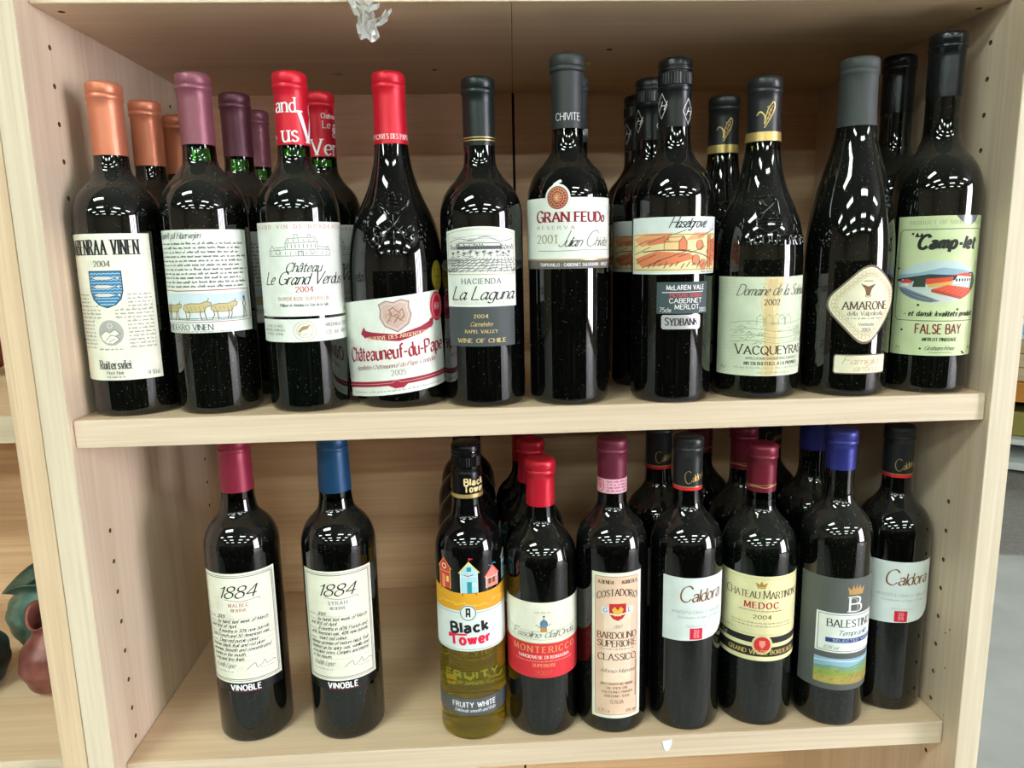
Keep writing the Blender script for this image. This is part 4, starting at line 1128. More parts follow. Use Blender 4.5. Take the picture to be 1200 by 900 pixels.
p.text('AMARONE', 0, 82.5, 7, ink((92, 66, 52)), 'serif', width=43, bold=1.2)
p.text('della Valpolicella', 0, 77, 3.6, ink((120, 104, 96)), 'serif', width=34); p.scrawl(-17, 17, 73.4, 1.5, GREY, 1); p.text('Venturini', 0, 67.4, 2.8, GREY, 'serif', width=14); p.text('2003', 0, 62, 3.2, GREY, 'serif', width=8)
p.build('front_label', b9)
p = Print(rad, -1, R0=.0403)
p.poly([(-26, 24), (-24.5, 22), (24.5, 22), (26, 24), (26, 38.5), (24.5, 40.5), (-24.5, 40.5), (-26, 38.5)], TAUPE, 0)
p.poly([(-25, 24), (-23.8, 23), (23.8, 23), (25, 24), (25, 38.2), (23.8, 39.5), (-23.8, 39.5), (-25, 38.2)], MATS['label_ivory'], 1)
p.text('Famiglia', -2, 31.5, 5.5, TAN, 'script', width=32, bold=1.3, caps_big=1.3); p.text('antica', 3, 25, 5, TAN, 'script', width=22, bold=1.2)
p.build('lower_label', b9)

# ---------------- 10 Camp-let
PR = bordeaux(.0387, .3309, .186, .238, .0150)
GLF = foil('glossy_black_foil', (30, 32, 36), .22, .45, .35)
b10, rad = bottle('tallest black-capped False Bay bottle with green Camp-let label, upper shelf right end', .8083, .0410, 0, PR, .3309, G_DUST, .2740, [GLF], ring=.0163)
p = Print(rad, -17, R0=.0387)
p.rect(-42.5, 36.5, 42.5, 166, P_GREEN, 0)
p.text('PRODUCT OF SOUTH AFRICA', 4, 158.5, 3.2, ink((150, 150, 110)), 'wide', width=68)
K = ink((40, 44, 36))
fr = [(-36, 69.5), (-39, 72.5), (-39, 151), (-36, 154), (37, 154), (39.5, 151), (39.5, 72.5), (37, 69.5), (-36, 69.5)]
p.line(fr, .5, K, 3)
p.poly([(-25, 147), (-23, 151.5), (-21, 148), (-19, 151), (-17, 147.2)], K, 3); p.text('Camp-let', 3.5, 136.5, 10.5, K, 'sans_italic', width=51, bold=1.45, caps_big=1.15)
import itertools
cx, cy, rx, ry = -2, 106, 37, 19.5
def inel(P_):  # clip a polygon to the oval picture
    n = 40; poly = P_
    for i in range(n):
        a = (cx + rx * cos(2 * pi * i / n), cy + ry * sin(2 * pi * i / n)); b_ = (cx + rx * cos(2 * pi * (i + 1) / n), cy + ry * sin(2 * pi * (i + 1) / n))
        out = []
        f = lambda q: (b_[0] - a[0]) * (q[1] - a[1]) - (b_[1] - a[1]) * (q[0] - a[0])
        for j in range(len(poly)):
            s, e = poly[j], poly[(j + 1) % len(poly)]
            fs, fe = f(s), f(e)
            if fs >= 0: out.append(s)
            if (fs > 0) != (fe > 0) and abs(fs - fe) > 1e-9:
                t = fs / (fs - fe); out.append((s[0] + (e[0] - s[0]) * t, s[1] + (e[1] - s[1]) * t))
        poly = out
        if len(poly) < 3: return None
    return poly
def IP(pts, m, layer):
    q = inel(pts)
    if q: p.poly(q, m, layer)
IP([(-40, 86), (36, 86), (36, 126), (-40, 126)], ink((196, 214, 216)), 1)
IP([(-40, 112), (-20, 114), (0, 119), (18, 117), (36, 113), (36, 109), (-40, 109)], ink((150, 180, 198)), 2)
IP([(-40, 108), (-10, 113), (10, 112), (36, 115), (36, 108), (-40, 106)], ink((52, 64, 66)), 3)
IP([(-40, 96), (36, 104), (36, 86), (-40, 86)], ink((206, 214, 208)), 2)
IP([(-39, 101), (-30, 100), (0, 88), (-14, 86), (-40, 94)], ink((120, 136, 152)), 3)
for o in (0, 3): p.line([(-34, 98 - o * .5), (-18, 93 - o), (-6, 89.5 - o * .6)], .4, K, 4)
REDR = ink((222, 84, 60)); WH = ink((240, 240, 232))
IP([(-36, 102), (-28, 102), (-27, 107), (-34, 108)], WH, 3); IP([(-36, 106), (-29, 108.5), (-24, 106.5), (-25, 104.5), (-34, 104.5)], REDR, 4)
IP([(-24, 101), (-13, 101), (-13, 109), (-22, 110)], ink((58, 70, 54)), 5)
IP([(-16, 108.5), (10, 110.5), (9, 106.5), (-12, 103.5)], REDR, 4); IP([(-12, 103.5), (9, 106.5), (9, 103), (-10, 100.5)], ink((226, 178, 96)), 4)
IP([(9, 103.5), (30, 105.5), (30, 113), (14, 112)], WH, 4); IP([(8, 112), (22, 114), (33, 111), (28, 110)], REDR, 5)
for k in range(6): p.rect(12 + k * 3, 106, 13.6 + k * 3, 108.6, K, 5)
IP([(-8, 99), (5, 103), (33, 99), (22, 91)], REDR, 5); IP([(-8, 99), (22, 91), (22, 88.5), (-8, 96.5)], ink((180, 80, 60)), 5); IP([(22, 91), (33, 99), (33, 96), (22, 88.5)], ink((60, 44, 40)), 5)
for k in range(6): p.line([(-5 + k * 4.6, 99 - k * 1.2), (7 + k * 4.2, 102.6 - k * .6)], .3, ink((240, 140, 110)), 6)
IP([(29, 98), (36, 98), (36, 112), (30, 113)], ink((84, 96, 70)), 6)
p.text('- et dansk kvalitets produkt', 3, 74, 4.6, K, 'sans_italic', width=66)
p.text('FALSE BAY', 1.5, 57.5, 8.6, ink((122, 36, 40)), 'sans', width=40, bold=1.5)
p.text('MERLOT PINOTAGE', 3, 50.5, 3, K, 'serif_bold', width=30)
p.text('Graham Knox', 3, 42, 3.6, K, 'hand', width=26, bold=1.4); p.ell(-13.5, 43, 1, 1, K, 3, 8); p.text('75 cl', -36, 42, 2.6, GREY, 'sans', align='l', width=4); p.scrawl(-6, 14, 39.2, .9, GREY, 4); p.text('14%', 34, 42, 2.6, GREY, 'sans', align='l', width=4)
for (x, y) in ((-27, 150), (-38.5, 118), (-18, 84), (16, 80), (-31, 60)): p.poly([(x - 1.2, y), (x, y + 1.5), (x + 1.6, y + .4), (x + .6, y - 1.2)], K, 4)
p.poly([(8, 166.1), (32, 166.1), (29, 161), (24, 157.5), (17, 158.5), (12, 162)], mat('foil_patch', (120, 128, 132), .2, .5), 4)
p.poly([(24, 41), (27, 40.4), (30, 37.6), (27, 37.6)], K, 4)
p.build('front_label', b10)
turned(b10, (.8090, .1205, 0), 'second tall black-capped bottle, between the Amarone and Camp-let bottles, behind them')
turned(b10, (.8050, .1990, 0), 'dark bottle at the very back, only its shoulder visible left of the Amarone neck')
# ================================================================== lower shelf
def z_(z): return z
MALR = foil('raspberry_foil', (140, 38, 62), .4, .3, .06)
BLUF = foil('steel_blue_foil', (22, 66, 104), .4, .3, .06)
def wine1884(x, y, R, H, cap, zc, label, line1, c1, body, phi, half):
    PR = bordeaux(R, H, .205, .250, .0160, .0152)
    b_, rad = bottle(label, x, y, ZB, PR, H, G_BLK, zc, [cap], fill=zc - .0085, neck=N_OLIVE, ring=.0158)
    p = Print(rad, phi, R0=R)
    w = half
    p.rect(-w, 69, w, 188.5, P_CREAM, 0)
    p.frame(-w + 2.6, 71.5, w - 2.6, 186, .45, GREY, 2); p.frame(-w + 4.2, 73.2, w - 4.2, 184.3, .8, ink((120, 120, 126)), 2)
    p.text('1884', -1, 162.5, 12.5, BLACK, 'script', width=38, bold=1.0)
    p.line([(-12, 161), (4, 158.6), (20, 160.5), (22, 158)], .4, GREY, 3, smooth=True)
    p.text(line1, 1, 153, 3.6, c1, 'wide', width=19); p.text('RESERVE', 1, 147.8, 2.8, c1, 'serif', width=15)
    y0 = 141
    for i, t in enumerate(body):
        yy = y0 - i * 5.2
        lead = 0
        if t.startswith('|'): p.scrawl(-w + 7, -w + 15, yy, 1.2, ink((170, 120, 120)), i); lead = 10; t = t[1:]
        full = p.text_width(t, 3.4, 'script', 1, 1.4)
        mx = 2 * w - 14 - lead
        last = t.endswith('.') and full < mx * .9
        p.text(t, -w + 8 + lead, yy, 3.3, BLACK, 'script_bold', align='l', width=min(mx - 3, full * 1.05), layer=3)
        p.line([(-w + 7, yy - .9), (w - 7, yy - .9)], .16, LGREY, 2)
    p.text('Rodolfo Lopez', -w + 21, 86, 5.2, GREY, 'hand', width=24); p.scrawl(-w + 8, -w + 32, 81, 1.2, LGREY, 3)
    p.line([(4, 84), (12, 90), (14, 85), (19, 87), (22, 91), (24, 86), (31, 88), (34, 86.5)], .45, GREY, 3, smooth=True); p.scrawl(18, w - 9, 82.5, 1.1, LGREY, 8)
    p.build('front_label', b_)
    p = Print(rad, phi, R0=R, base=.00015)
    p.rect(-w - 1, 59, w + 1, 69, mat('black_band', (14, 14, 16), .28), 0)
    p.text('VINOBLE', 1, 61, 6, ink((244, 244, 246)), 'heavy', width=30, bold=.82); p.line([(-14, 59.6), (18, 59.3)], .35, ink((150, 40, 70)), 2)
    p.build('lower_band', b_)
    return b_
wine1884(.1146, .0740, .0375, .3200, MALR, .2650, 'raspberry-capped 1884 Malbec Reserve bottle, leftmost on the lower shelf', 'MALBEC', ink((176, 84, 92)),
    ('|2005', '|by hand, last week of March', 'and first of April.', '|8 months in 50% new barrels.', '50% French and 50 American oak.', '|Deep red purple colour.', 'Intense black fruit and red plum', 'aromas. Smooth and concentrated', 'tannins in the mouth.', 'Long and firm finish.'), 3, 41)
wine1884(.2145, .0704, .0380, .3190, BLUF, .2622, 'blue-capped 1884 Syrah Reserve bottle, second from left on the lower shelf', 'SYRAH', ink((70, 84, 150)),
    ('|2005', '|by hand, last week of March', 'and first of April.', '|8 months in 60% French and', '40% American oak, 40% new barrels.', '|Violet red colour.', 'Intense aromas of mature black fruit', 'backed up by spicy oak, vanilla and', 'chocolate notes. Complex and intense', 'in the mouth.'), 2.5, 39.5)

# ---------------- Black Tower fruity white
YG = mat('white_wine_and_clear_glass', (240, 214, 84), .0, 0, .5, Transmission_Weight=.93, IOR=1.36)
SLV = mat('black_printed_glass', (8, 8, 9), .05, 0, .6)
PRB = bordeaux(.0350, .3120, .200, .243, .0150, .0146)
BTC = mat('black_aluminium_cap', (16, 16, 18), .28, .5)
bt, rad = bottle('clear bottle of yellow white wine with beach huts and a Black Tower label', .3504, .0560, ZB, PRB, .3120, SLV, .2560, [BTC], cap='screw', ring=.0153, split=[(0.0, YG), (.140, SLV)])
p = Print(rad, -4, R0=.0350, base=.00015)
SAND = ink((222, 160, 40)); SAND2 = ink((238, 188, 84))
p.poly([(-64, 142), (64, 142), (64, 171), (50, 167), (30, 165), (10, 164.5), (-14, 165), (-34, 168), (-50, 170), (-64, 168)], SAND, 0)
for k in range(9): p.line([(-44 + k * 10, 151 + (k * 37 % 5)), (-38 + k * 10, 150 + (k * 53 % 6)), (-32 + k * 10, 152 + (k * 13 % 4))], .8, SAND2, 1)
def hut(x, y, w, h, c, roof, trim, deep):
    p.rect(x - w / 2, y, x + w / 2, y + h, c, 2); p.poly([(x - w / 2, y + h), (x + w / 2, y + h), (x, y + h + w * .62)], c, 2)
    p.line([(x - w / 2 - 1.6, y + h - 1), (x, y + h + w * .62), (x + w / 2 + 1.6, y + h - 1)], 1.3, roof, 4)
    p.line([(x - w / 2, y), (x - w / 2, y + h)], .7, trim, 3); p.line([(x + w / 2, y), (x + w / 2, y + h)], .7, trim, 3)
    for k in (-.4, .4): p.rect(x + w * k - .5, y - 3, x + w * k + .5, y, deep, 1)
    p.line([(x - w / 2, y + h * .8), (x + w / 2, y + h * .8)], .5, trim, 4)
TEAL = ink((40, 140, 150)); LB = ink((168, 214, 224)); CR = ink((206, 66, 54)); YW = ink((240, 206, 120)); PKH = ink((232, 140, 128))
hut(-25, 168, 15, 22, CR, ink((240, 130, 60)), YW, BROWN); p.ring(-25, 191, 2.6, 2.6, 1.0, WHITE, 5, 14); p.rect(-28.5, 168, -24.5, 182, ink((230, 150, 100)), 3); p.rect(-22.6, 175, -19.5, 181, YW, 4)
hut(2, 165, 17, 22, LB, YW, WHITE, BROWN); p.rect(0, 165, 4.6, 177, TEAL, 4); p.rect(0, 188, 4.4, 192.5, TEAL, 4); p.ring(7.4, 174, 1.6, 1.6, .6, WHITE, 5, 10)
p.line([(2, 197), (2, 202)], .4, GREY, 4); p.poly([(2, 202.2), (6.5, 201), (2, 199.6)], ink((220, 40, 60)), 4); p.line([(-3, 184.5), (1, 183), (6, 184.5)], .9, CR, 5)
hut(27, 168, 15, 13, PKH, ink((236, 90, 80)), WHITE, BROWN); p.rect(22, 172, 25.4, 177.5, BROWN, 4); p.rect(27, 172, 30.4, 177.5, BROWN, 4)
p.line([(22, 192), (26, 190.5), (28, 193), (32, 191.5)], .8, TEAL, 4)
hut(49, 170, 12, 24, ink((60, 150, 180)), YW, WHITE, BROWN); p.rect(46, 170, 49, 182, WHITE, 4); p.rect(44, 186, 53, 190, WHITE, 4)
hut(-52, 170, 13, 18, ink((120, 190, 190)), YW, WHITE, BROWN)
p.build('beach_hut_print', bt)
p = Print(rad, -4, R0=.0350, base=.0003)
up = [(-60 + 120 * i / 30, 145.5 + .0 * i) for i in range(31)]
p.poly([(-60, 102)] + [(60, 102)] + [(60, 146), (-60, 146)], P_COOL, 0)
p.line([(-60, 143.8), (-8, 143.8)], .35, BLACK, 2); p.line([(8, 143.8), (60, 143.8)], .35, BLACK, 2); p.line([(-60, 104), (60, 104)], .35, BLACK, 2)
p.ell(0, 143.8, 8.4, 8.6, P_COOL, 2, 32); p.ring(0, 143.8, 7.6, 7.8, .7, BLACK, 4)
p.rect(-2.3, 139.5, 2.3, 149, BLACK, 4); p.rect(-.7, 144, .7, 147, P_COOL, 5); p.rect(-.9, 139.5, .9, 141.8, P_COOL, 5)
p.text('Black', 1, 123, 10.5, BLACK, 'heavy', width=38, tilt=3, bold=1.0); RR = ink((222, 30, 70))
p.text('Tower', 1.5, 110, 10.5, RR, 'heavy', width=41, tilt=3, bold=1.0); p.line([(-20, 121), (-21, 117), (-15, 119.5), (-2, 120.5)], 2.0, RR, 4, smooth=True)
p.build('front_label', bt)
p = Print(rad, -5, R0=.0350, base=.0003)
p.rect(-62, 30, 62, 49, mat('grey_band', (92, 94, 98), .35, .3), 0)
p.text('FRUITY WHITE', 4, 39.5, 5.4, WHITE, 'sans_bold', width=46); p.text('Deliciously smooth and fruity', 5, 34.2, 3.4, WHITE, 'script_bold', width=44)
p.build('lower_band', bt)
p = Print(rad, -4, R0=.0350, base=.0002)
OLV = mat('raised_glass_print', (150, 150, 40), .2, .3)
p.text('FRUITY', 2, 72, 7, OLV, 'heavy', width=58); p.scrawl(-18, 22, 66, 3, OLV, 2, w=.6); p.text('WHITE', -56, 70, 8, OLV, 'heavy', width=36)
p.build('embossed_lettering', bt)
c = cap_print(rad, .0009, -3, .0156)
c.rect(-48, 257, 48, 261, GOLD, 1); GL = ink((232, 208, 150))
for cx in (9, -31):
    c.text('Black', cx, 270.5, 6.5, GL, 'heavy', width=21, bold=.85); c.text('Tower', cx, 263.5, 6.5, GL, 'heavy', width=21, bold=.85)
c.build('gold_print', bt)
turned(bt, (.3500, .1290, ZB), 'second dark-shouldered Black Tower bottle, nearest behind the yellow one')
turned(bt, (.3475, .2030, ZB), 'third Black Tower bottle in the file, its shoulders above the second')
turned(bt, (.3480, .2770, ZB), 'rearmost Black Tower bottle, its shoulders nearest the back panel')

# ---------------- Montericco
PR = bordeaux(.0368, .2916, .185, .229, .0142)
CRI = foil('crimson_foil', (196, 26, 48), .34, .3, .2)
bm_, rad = bottle('red-capped Montericco 2007 bottle with a white over red wraparound label, lower shelf', .4252, .0584, ZB, PR, .2916, G_BLK, .2435, [CRI], ring=.0158)
p = Print(rad, -5, R0=.0368)
p.rect(-58, 106, 58, 151, P_CREAM, 0); p.rect(-58, 68, 58, 106.5, ink((214, 52, 60)), 0); p.rect(-58, 106, 58, 106.8, GOLD, 1)
p.ring(1, 130, 9, 9, .3, ink((210, 206, 190)), 2)
p.ell(2, 128, 4, 4.5, ink((96, 130, 170)), 3, 14); p.rect(-1.5, 119, 5, 125, ink((186, 140, 70)), 3); p.line([(-6, 127), (-2, 124), (2, 134), (6, 126), (9, 128)], .6, ink((70, 90, 120)), 4); p.ell(2, 136, 1.2, 1.2, GREY, 3, 8); p.scrawl(-8, 10, 139.5, 1.6, LGREY, 2)
p.line([(-46, 121.5), (-20, 119.5), (10, 120), (48, 122)], .3, LGREY, 3, smooth=True); p.line([(-38, 111.5), (0, 110.5), (42, 111)], .3, LGREY, 3)
p.text("Fasolino dall'Onda", 1, 113, 6.2, GREY, 'script', width=68, caps_big=1.3)
p.text('MONTERICCO', 3, 96.5, 6.4, ink((222, 150, 96)), 'serif_bold', width=70, sp=5); p.text('SANGIOVESE DI ROMAGNA', 2, 89.6, 3.2, ink((248, 222, 214)), 'serif_bold', width=56); p.scrawl(-30, 34, 86, 1.2, ink((240, 180, 170)), 4)
p.text('SUPERIORE', 2, 80.6, 3.2, ink((230, 160, 110)), 'serif_bold', width=24); p.text('2007', 1, 71.6, 4.8, ink((190, 110, 80)), 'serif', width=17)
p.build('front_label', bm_)
turned(bm_, (.4215, .1345, ZB), 'second red-capped bottle, directly behind the Montericco bottle')
turned(bm_, (.4190, .2210, ZB), 'third red-capped bottle, rearmost and furthest left behind the Montericco bottle')

# ---------------- Costadoro Bardolino
PR = bordeaux(.0375, .3111, .196, .241, .0143)
VIO = foil('wine_purple_foil', (108, 36, 58), .4, .3, .1)
bc, rad = bottle('purple-capped Costadoro Bardolino Superiore bottle with a tall peach label and pink neck strip', .4996, .0580, ZB, PR, .3111, G_BLK, .2550, [VIO], ring=.0158)
p = Print(rad, -1, R0=.0375)
p.rect(-26.8, 19, 26.8, 180, P_CREAM, 0); p.rect(-23, 23, 22, 176, paper('peach_panel', (234, 200, 172)), 1)
p.rect(-14, 60, 14, 140, paper('peach_light', (240, 216, 192)), 2); p.frame(-23, 23, 22, 176, .5, ink((160, 120, 96)), 3)
p.text('AZIENDA', -12, 168.5, 3.4, BLACK, 'serif_bold', width=16); p.text('AGRICOLA', 12.5, 168.5, 3.4, BLACK, 'serif_bold', width=17)
p.text('COSTADORO', 0, 151, 7, ink((70, 50, 46)), 'uncial', width=42, arc=5, bold=.8)
p.poly([(-8.5, 147), (8.5, 147), (8.5, 136), (5, 131), (0, 128.5), (-5, 131), (-8.5, 136)], ink((190, 44, 44)), 3)
p.poly([(-6, 141), (-3, 144), (0, 140), (3, 144), (6, 141), (3, 133), (0, 135), (-3, 133)], ink((226, 178, 70)), 4); p.line([(-8, 136.5), (0, 134.5), (8, 136.5)], 1.6, ink((230, 222, 200)), 5)
for s, t in ((-12.5, 'G'), (12.5, 'L')): p.rect(s - 3.6, 136.5, s + 3.6, 143.5, ink((220, 224, 234)), 3); p.text(t, s, 137.8, 4.6, ink((60, 60, 110)), 'serif', layer=5)
p.text('2007', 0, 120.5, 3.2, GREY, 'script', width=8)
TB = ink((104, 56, 48))
p.text('BARDOLINO', 0, 109, 6.8, TB, 'serif', width=41, bold=1.15); p.text('SUPERIORE', 0, 100, 6.8, TB, 'serif', width=41, bold=1.15); p.scrawl(-19, 19, 96.6, 1.2, BROWN, 1); p.text('CLASSICO', 0, 85, 7, TB, 'serif', width=40, bold=1.05)
p.text('Alfonso Marconi', 0, 71, 4, ink((120, 100, 90)), 'script', width=36)
for i, t in enumerate(('IMBOTTIGLIATO ALL ORIGINE', 'DAL VITICOLTORE', 'VALENTINO LONARDI', 'BARDOLINO - ITALIA')): p.text(t, 0, 57 - i * 4.6, 2.6, BROWN, 'serif', width=(34, 22, 32, 26)[i])
p.text('ITALIA', 0, 36, 4, ink((150, 110, 90)), 'serif', width=13); p.text('0,75 l e', -14, 25.5, 3.6, BROWN, 'sans', width=12); p.text('12% vol.', 15, 25.5, 3.2, BROWN, 'sans', width=12)
for k in range(22): p.rect(19.6, 42 + k * 2, 21, 43.2 + k * 2, BROWN, 4)
p.build('front_label', bc)
c = cap_print(rad, .00078, -8, .0148)
c.rect(-47, 255.5, 47, 270.5, paper('pink_strip', (232, 172, 190)), 1)
for i in range(4): c.scrawl(-6, 18, 267 - i * 3.2, 1.8, ink((120, 50, 80)), i, w=.4)
c.ring(-14, 263, 5, 6, .8, ink((180, 60, 90)), 3); c.ell(-14, 263, 3, 3.6, ink((206, 120, 140)), 3, 12)
c.build('neck_strip', bc)

# ---------------- Caldora
PR = bordeaux(.0373, .3109, .194, .239, .0142)
bk, rad = bottle('black-capped Caldora bottle with white label, just right of the Bardolino bottle', .5779, .0558, ZB, PR, .3109, G_BLK, .2562, [BLKF], ring=.0156)
p = Print(rad, 4, R0=.0373)
lab = [(-36.5, 102), (-5, 104), (8, 104.5), (20, 106), (28, 109), (34, 113.5), (38.5, 120), (38.5, 172), (-36.5, 172)]
p.poly(lab, P_COOL, 0)
CB = ink((128, 84, 52))
p.text('Caldora', 3, 147, 12.5, CB, 'brush', width=43, caps_big=1.35, tilt=3); p.text('MONTEPULCIANO D ABRUZZO', 2, 133.5, 3, ink((170, 170, 172)), 'sans', width=56); p.text('Denominazione di Origine Controllata', 2, 128.2, 2.6, ink((180, 184, 188)), 'script', width=46)
p.text('PRODUCT OF ITALY', 0, 118.5, 2.2, ink((180, 184, 188)), 'sans', width=22)
p.poly([(-7.6, 105.2), (5.4, 105.2), (5.4, 117.4), (-7.6, 117.4)], ink((214, 34, 58)), 2); p.text('20', -1, 112, 3.6, ink((250, 170, 180)), 'sans_bold', layer=4, width=5); p.text('05', -1, 107.3, 3.6, ink((250, 170, 180)), 'sans_bold', layer=4, width=5)
p.build('front_label', bk)
c = cap_print(rad, .00075, 0, .0147)
c.rect(-47, 256.4, 47, 259.4, ink((206, 30, 44)), 1); c.rect(-47, 259.6, 47, 260.6, GOLD, 1)
for cx in (1, -40): c.text('Caldora', cx + 2, 266, 6.5, GOLD, 'brush', width=19, tilt=20, caps_big=1.9)
c.build('foil_lettering', bk)
turned(bk, (.5665, .1312, ZB), 'second Caldora-capped bottle, showing between the Bardolino and the first Caldora bottle')
turned(bk, (.7215, .1990, ZB), 'dark-necked bottle at the back between the burgundy and royal blue capsules', turn=150)
turned(bk, (.8096, .0715, ZB), 'Caldora bottle standing alone at the right end of the lower shelf', turn=-12)

# ---------------- Chateau Martinon
PR = bordeaux(.0386, .2993, .186, .232, .0142)
BURG = foil('burgundy_foil', (116, 28, 48), .36, .3, .18)
bx, rad = bottle('burgundy-capped Chateau Martinon Medoc 2004 bottle with straw label and black stripes', .6566, .0587, ZB, PR, .2993, G_GREEN, .2502, [BURG], fill=.2420, neck=N_GREY, ring=.0158)
p = Print(rad, -15, R0=.0386)
p.rect(-60, 76, 60, 169.5, P_YEL, 0); p.rect(-60, 96, 60, 103, ink((38, 38, 34)), 1); p.rect(-60, 81, 60, 91.5, ink((38, 38, 34)), 1)
p.frame(-58, 105.5, 58, 166.5, .3, GOLD, 1)
p.poly([(-4, 158), (-6, 163), (-2, 160.5), (0, 164.5), (2, 160.5), (6, 163), (4, 158)], ink((170, 130, 50)), 3); p.line([(-4, 157), (4, 157)], 1, ink((170, 130, 50)), 3)
p.text('CHATEAU MARTINON', 1, 145.5, 7, ink((92, 72, 50)), 'serif', width=76, caps_big=1.25, bold=.95)
p.text('MEDOC', 1, 134.5, 6.4, ink((186, 40, 48)), 'serif_bold', width=34, sp=4); p.scrawl(-22, 24, 131, 1.1, BROWN, 2); p.text('2004', 2, 123, 4, BROWN, 'serif_bold', width=18)
for i in range(2): p.scrawl(-30, 34, 117.5 - i * 3.5, 1.2, ink((150, 130, 96)), 10 + i)
p.scrawl(-50, -24, 108.5, 1.5, ink((150, 130, 96)), 3)
p.ell(3, 94.5, 10.5, 11, P_YEL, 2, 32); p.ell(3, 94.5, 8.4, 8.8, ink((206, 52, 50)), 3, 28); p.ring(3, 94.5, 9.6, 10, .35, GOLD, 4); p.poly([(0, 99), (6, 99), (6, 94), (3, 90), (0, 94)], ink((232, 150, 130)), 4)
p.text('GRAND VIN DE BORDEAUX', 5, 83.6, 4.6, ink((206, 176, 100)), 'serif_bold', width=74, layer=4); p.text('75cl', -40, 97.5, 3.6, ink((206, 196, 150)), 'serif', width=9, layer=4)
p.build('front_label', bx)
c = cap_print(rad, .00075, -20, .0147)
c.line([(-46, 256), (-20, 255), (-6, 256.4), (4, 255.2), (14, 257), (30, 255), (46, 256)], 1.1, GOLD, 1, smooth=True); c.line([(-46, 258), (-20, 257.3), (0, 257.8), (10, 258.4), (30, 257), (46, 258)], .5, GOLD, 1)
c.build('gold_thread_print', bx)
turned(bx, (.6662, .1370, ZB), 'second burgundy-capped bottle with a gold thread, behind and left of the Chateau Martinon bottle')
turned(bx, (.6390, .2100, ZB), 'burgundy-capped bottle at the back, its foil just right of the nearest black Caldora foil')

# ---------------- Balestino
PR = bordeaux(.0362, .3146, .198, .243, .0142)
ROY = foil('royal_blue_foil', (46, 52, 132), .36, .35, .2)
bl_, rad = bottle('royal-blue-capped Balestino Tempranillo bottle with a dark label, crown and field picture', .7352, .0497, ZB, PR, .3146, G_DUST, .2735, [ROY], ring=.0158)
p = Print(rad, -8, R0=.0362)
p.rect(-46, 43, 46, 167, paper('slate_label', (92, 96, 92)), 0)
cl = ink((226, 228, 218))
X = 12
GB = ink((190, 148, 90))
p.poly([(X - 8, 151), (X - 9.5, 158), (X - 5.5, 154.5), (X - 4, 160), (X - 1.5, 155), (X, 161), (X + 1.5, 155), (X + 4, 160), (X + 5.5, 154.5), (X + 9.5, 158), (X + 8, 151)], GB, 2); p.rect(X - 8, 149.5, X + 8, 151.5, GB, 2)
p.text('B', X, 131, 16, WHITE, 'serif', width=13, bold=.9); p.text('B', X - 2, 132, 13, ink((150, 150, 146)), 'serif', width=9, layer=2)
p.rect(-26, 85, 46, 129, P_WHITE, 2); p.frame(-23.5, 87, 45, 127, .5, ink((60, 66, 96)), 4)
p.text('BALESTINO', X - 2, 114, 8, ink((58, 58, 64)), 'serif', width=50, layer=4, bold=1.05); p.text('Tempranillo', X, 105, 5, ink((70, 100, 130)), 'script', width=34, layer=4, bold=1.2)
p.rect(-16, 96.5, 45, 101.5, ink((44, 66, 126)), 4); p.text('SELECTED WINES', X + 2, 97.7, 2.6, ink((190, 206, 230)), 'sans_bold', width=46, layer=5)
p.text('12,5% vol', -11, 89.2, 3.2, GREY, 'script', width=14, layer=4); p.text('75cl', 38, 89.2, 3.2, GREY, 'script', width=6, layer=4)
p.rect(-26, 50, 46, 78.5, ink((146, 182, 206)), 2)
p.poly([(-26, 68), (-10, 71), (8, 69), (24, 72), (46, 73), (46, 50), (-26, 50)], ink((120, 160, 130)), 3)
p.poly([(-26, 64), (-6, 66), (18, 63), (46, 67), (46, 50), (-26, 50)], ink((150, 168, 84)), 4); p.poly([(-26, 57), (0, 60), (20, 57), (46, 60), (46, 50), (-26, 50)], ink((186, 160, 92)), 5)
R9 = random.Random(9)
for k in range(90):
    x = R9.uniform(-25, 42); y = R9.uniform(51, 68)
    p.line([(x, y), (x + R9.uniform(1, 4), y + R9.uniform(-.4, .8))], .5, ink([(110, 140, 70), (206, 178, 110), (168, 104, 66), (176, 188, 110)][k % 4]), 6)
for k in range(18): p.line([(10 + k * 1.8, 62 - (k % 3)), (2 + k * 2.3, 50.6)], .5, ink((170, 96, 60)) if k % 2 else ink((120, 150, 60)), 6)
for k in range(12): p.line([(-25 + k * 3, 60 + (k * 7 % 4)), (-22 + k * 3, 52 + (k * 5 % 4))], .5, ink((150, 178, 70)), 6)
p.line([(-26, 74), (-5, 76), (20, 75), (46, 77)], 1.2, ink((206, 224, 236)), 3, smooth=True)
p.build('front_label', bl_)
turned(bl_, (.7412, .1240, ZB), 'second royal-blue-capped bottle, behind and left of the Balestino bottle')

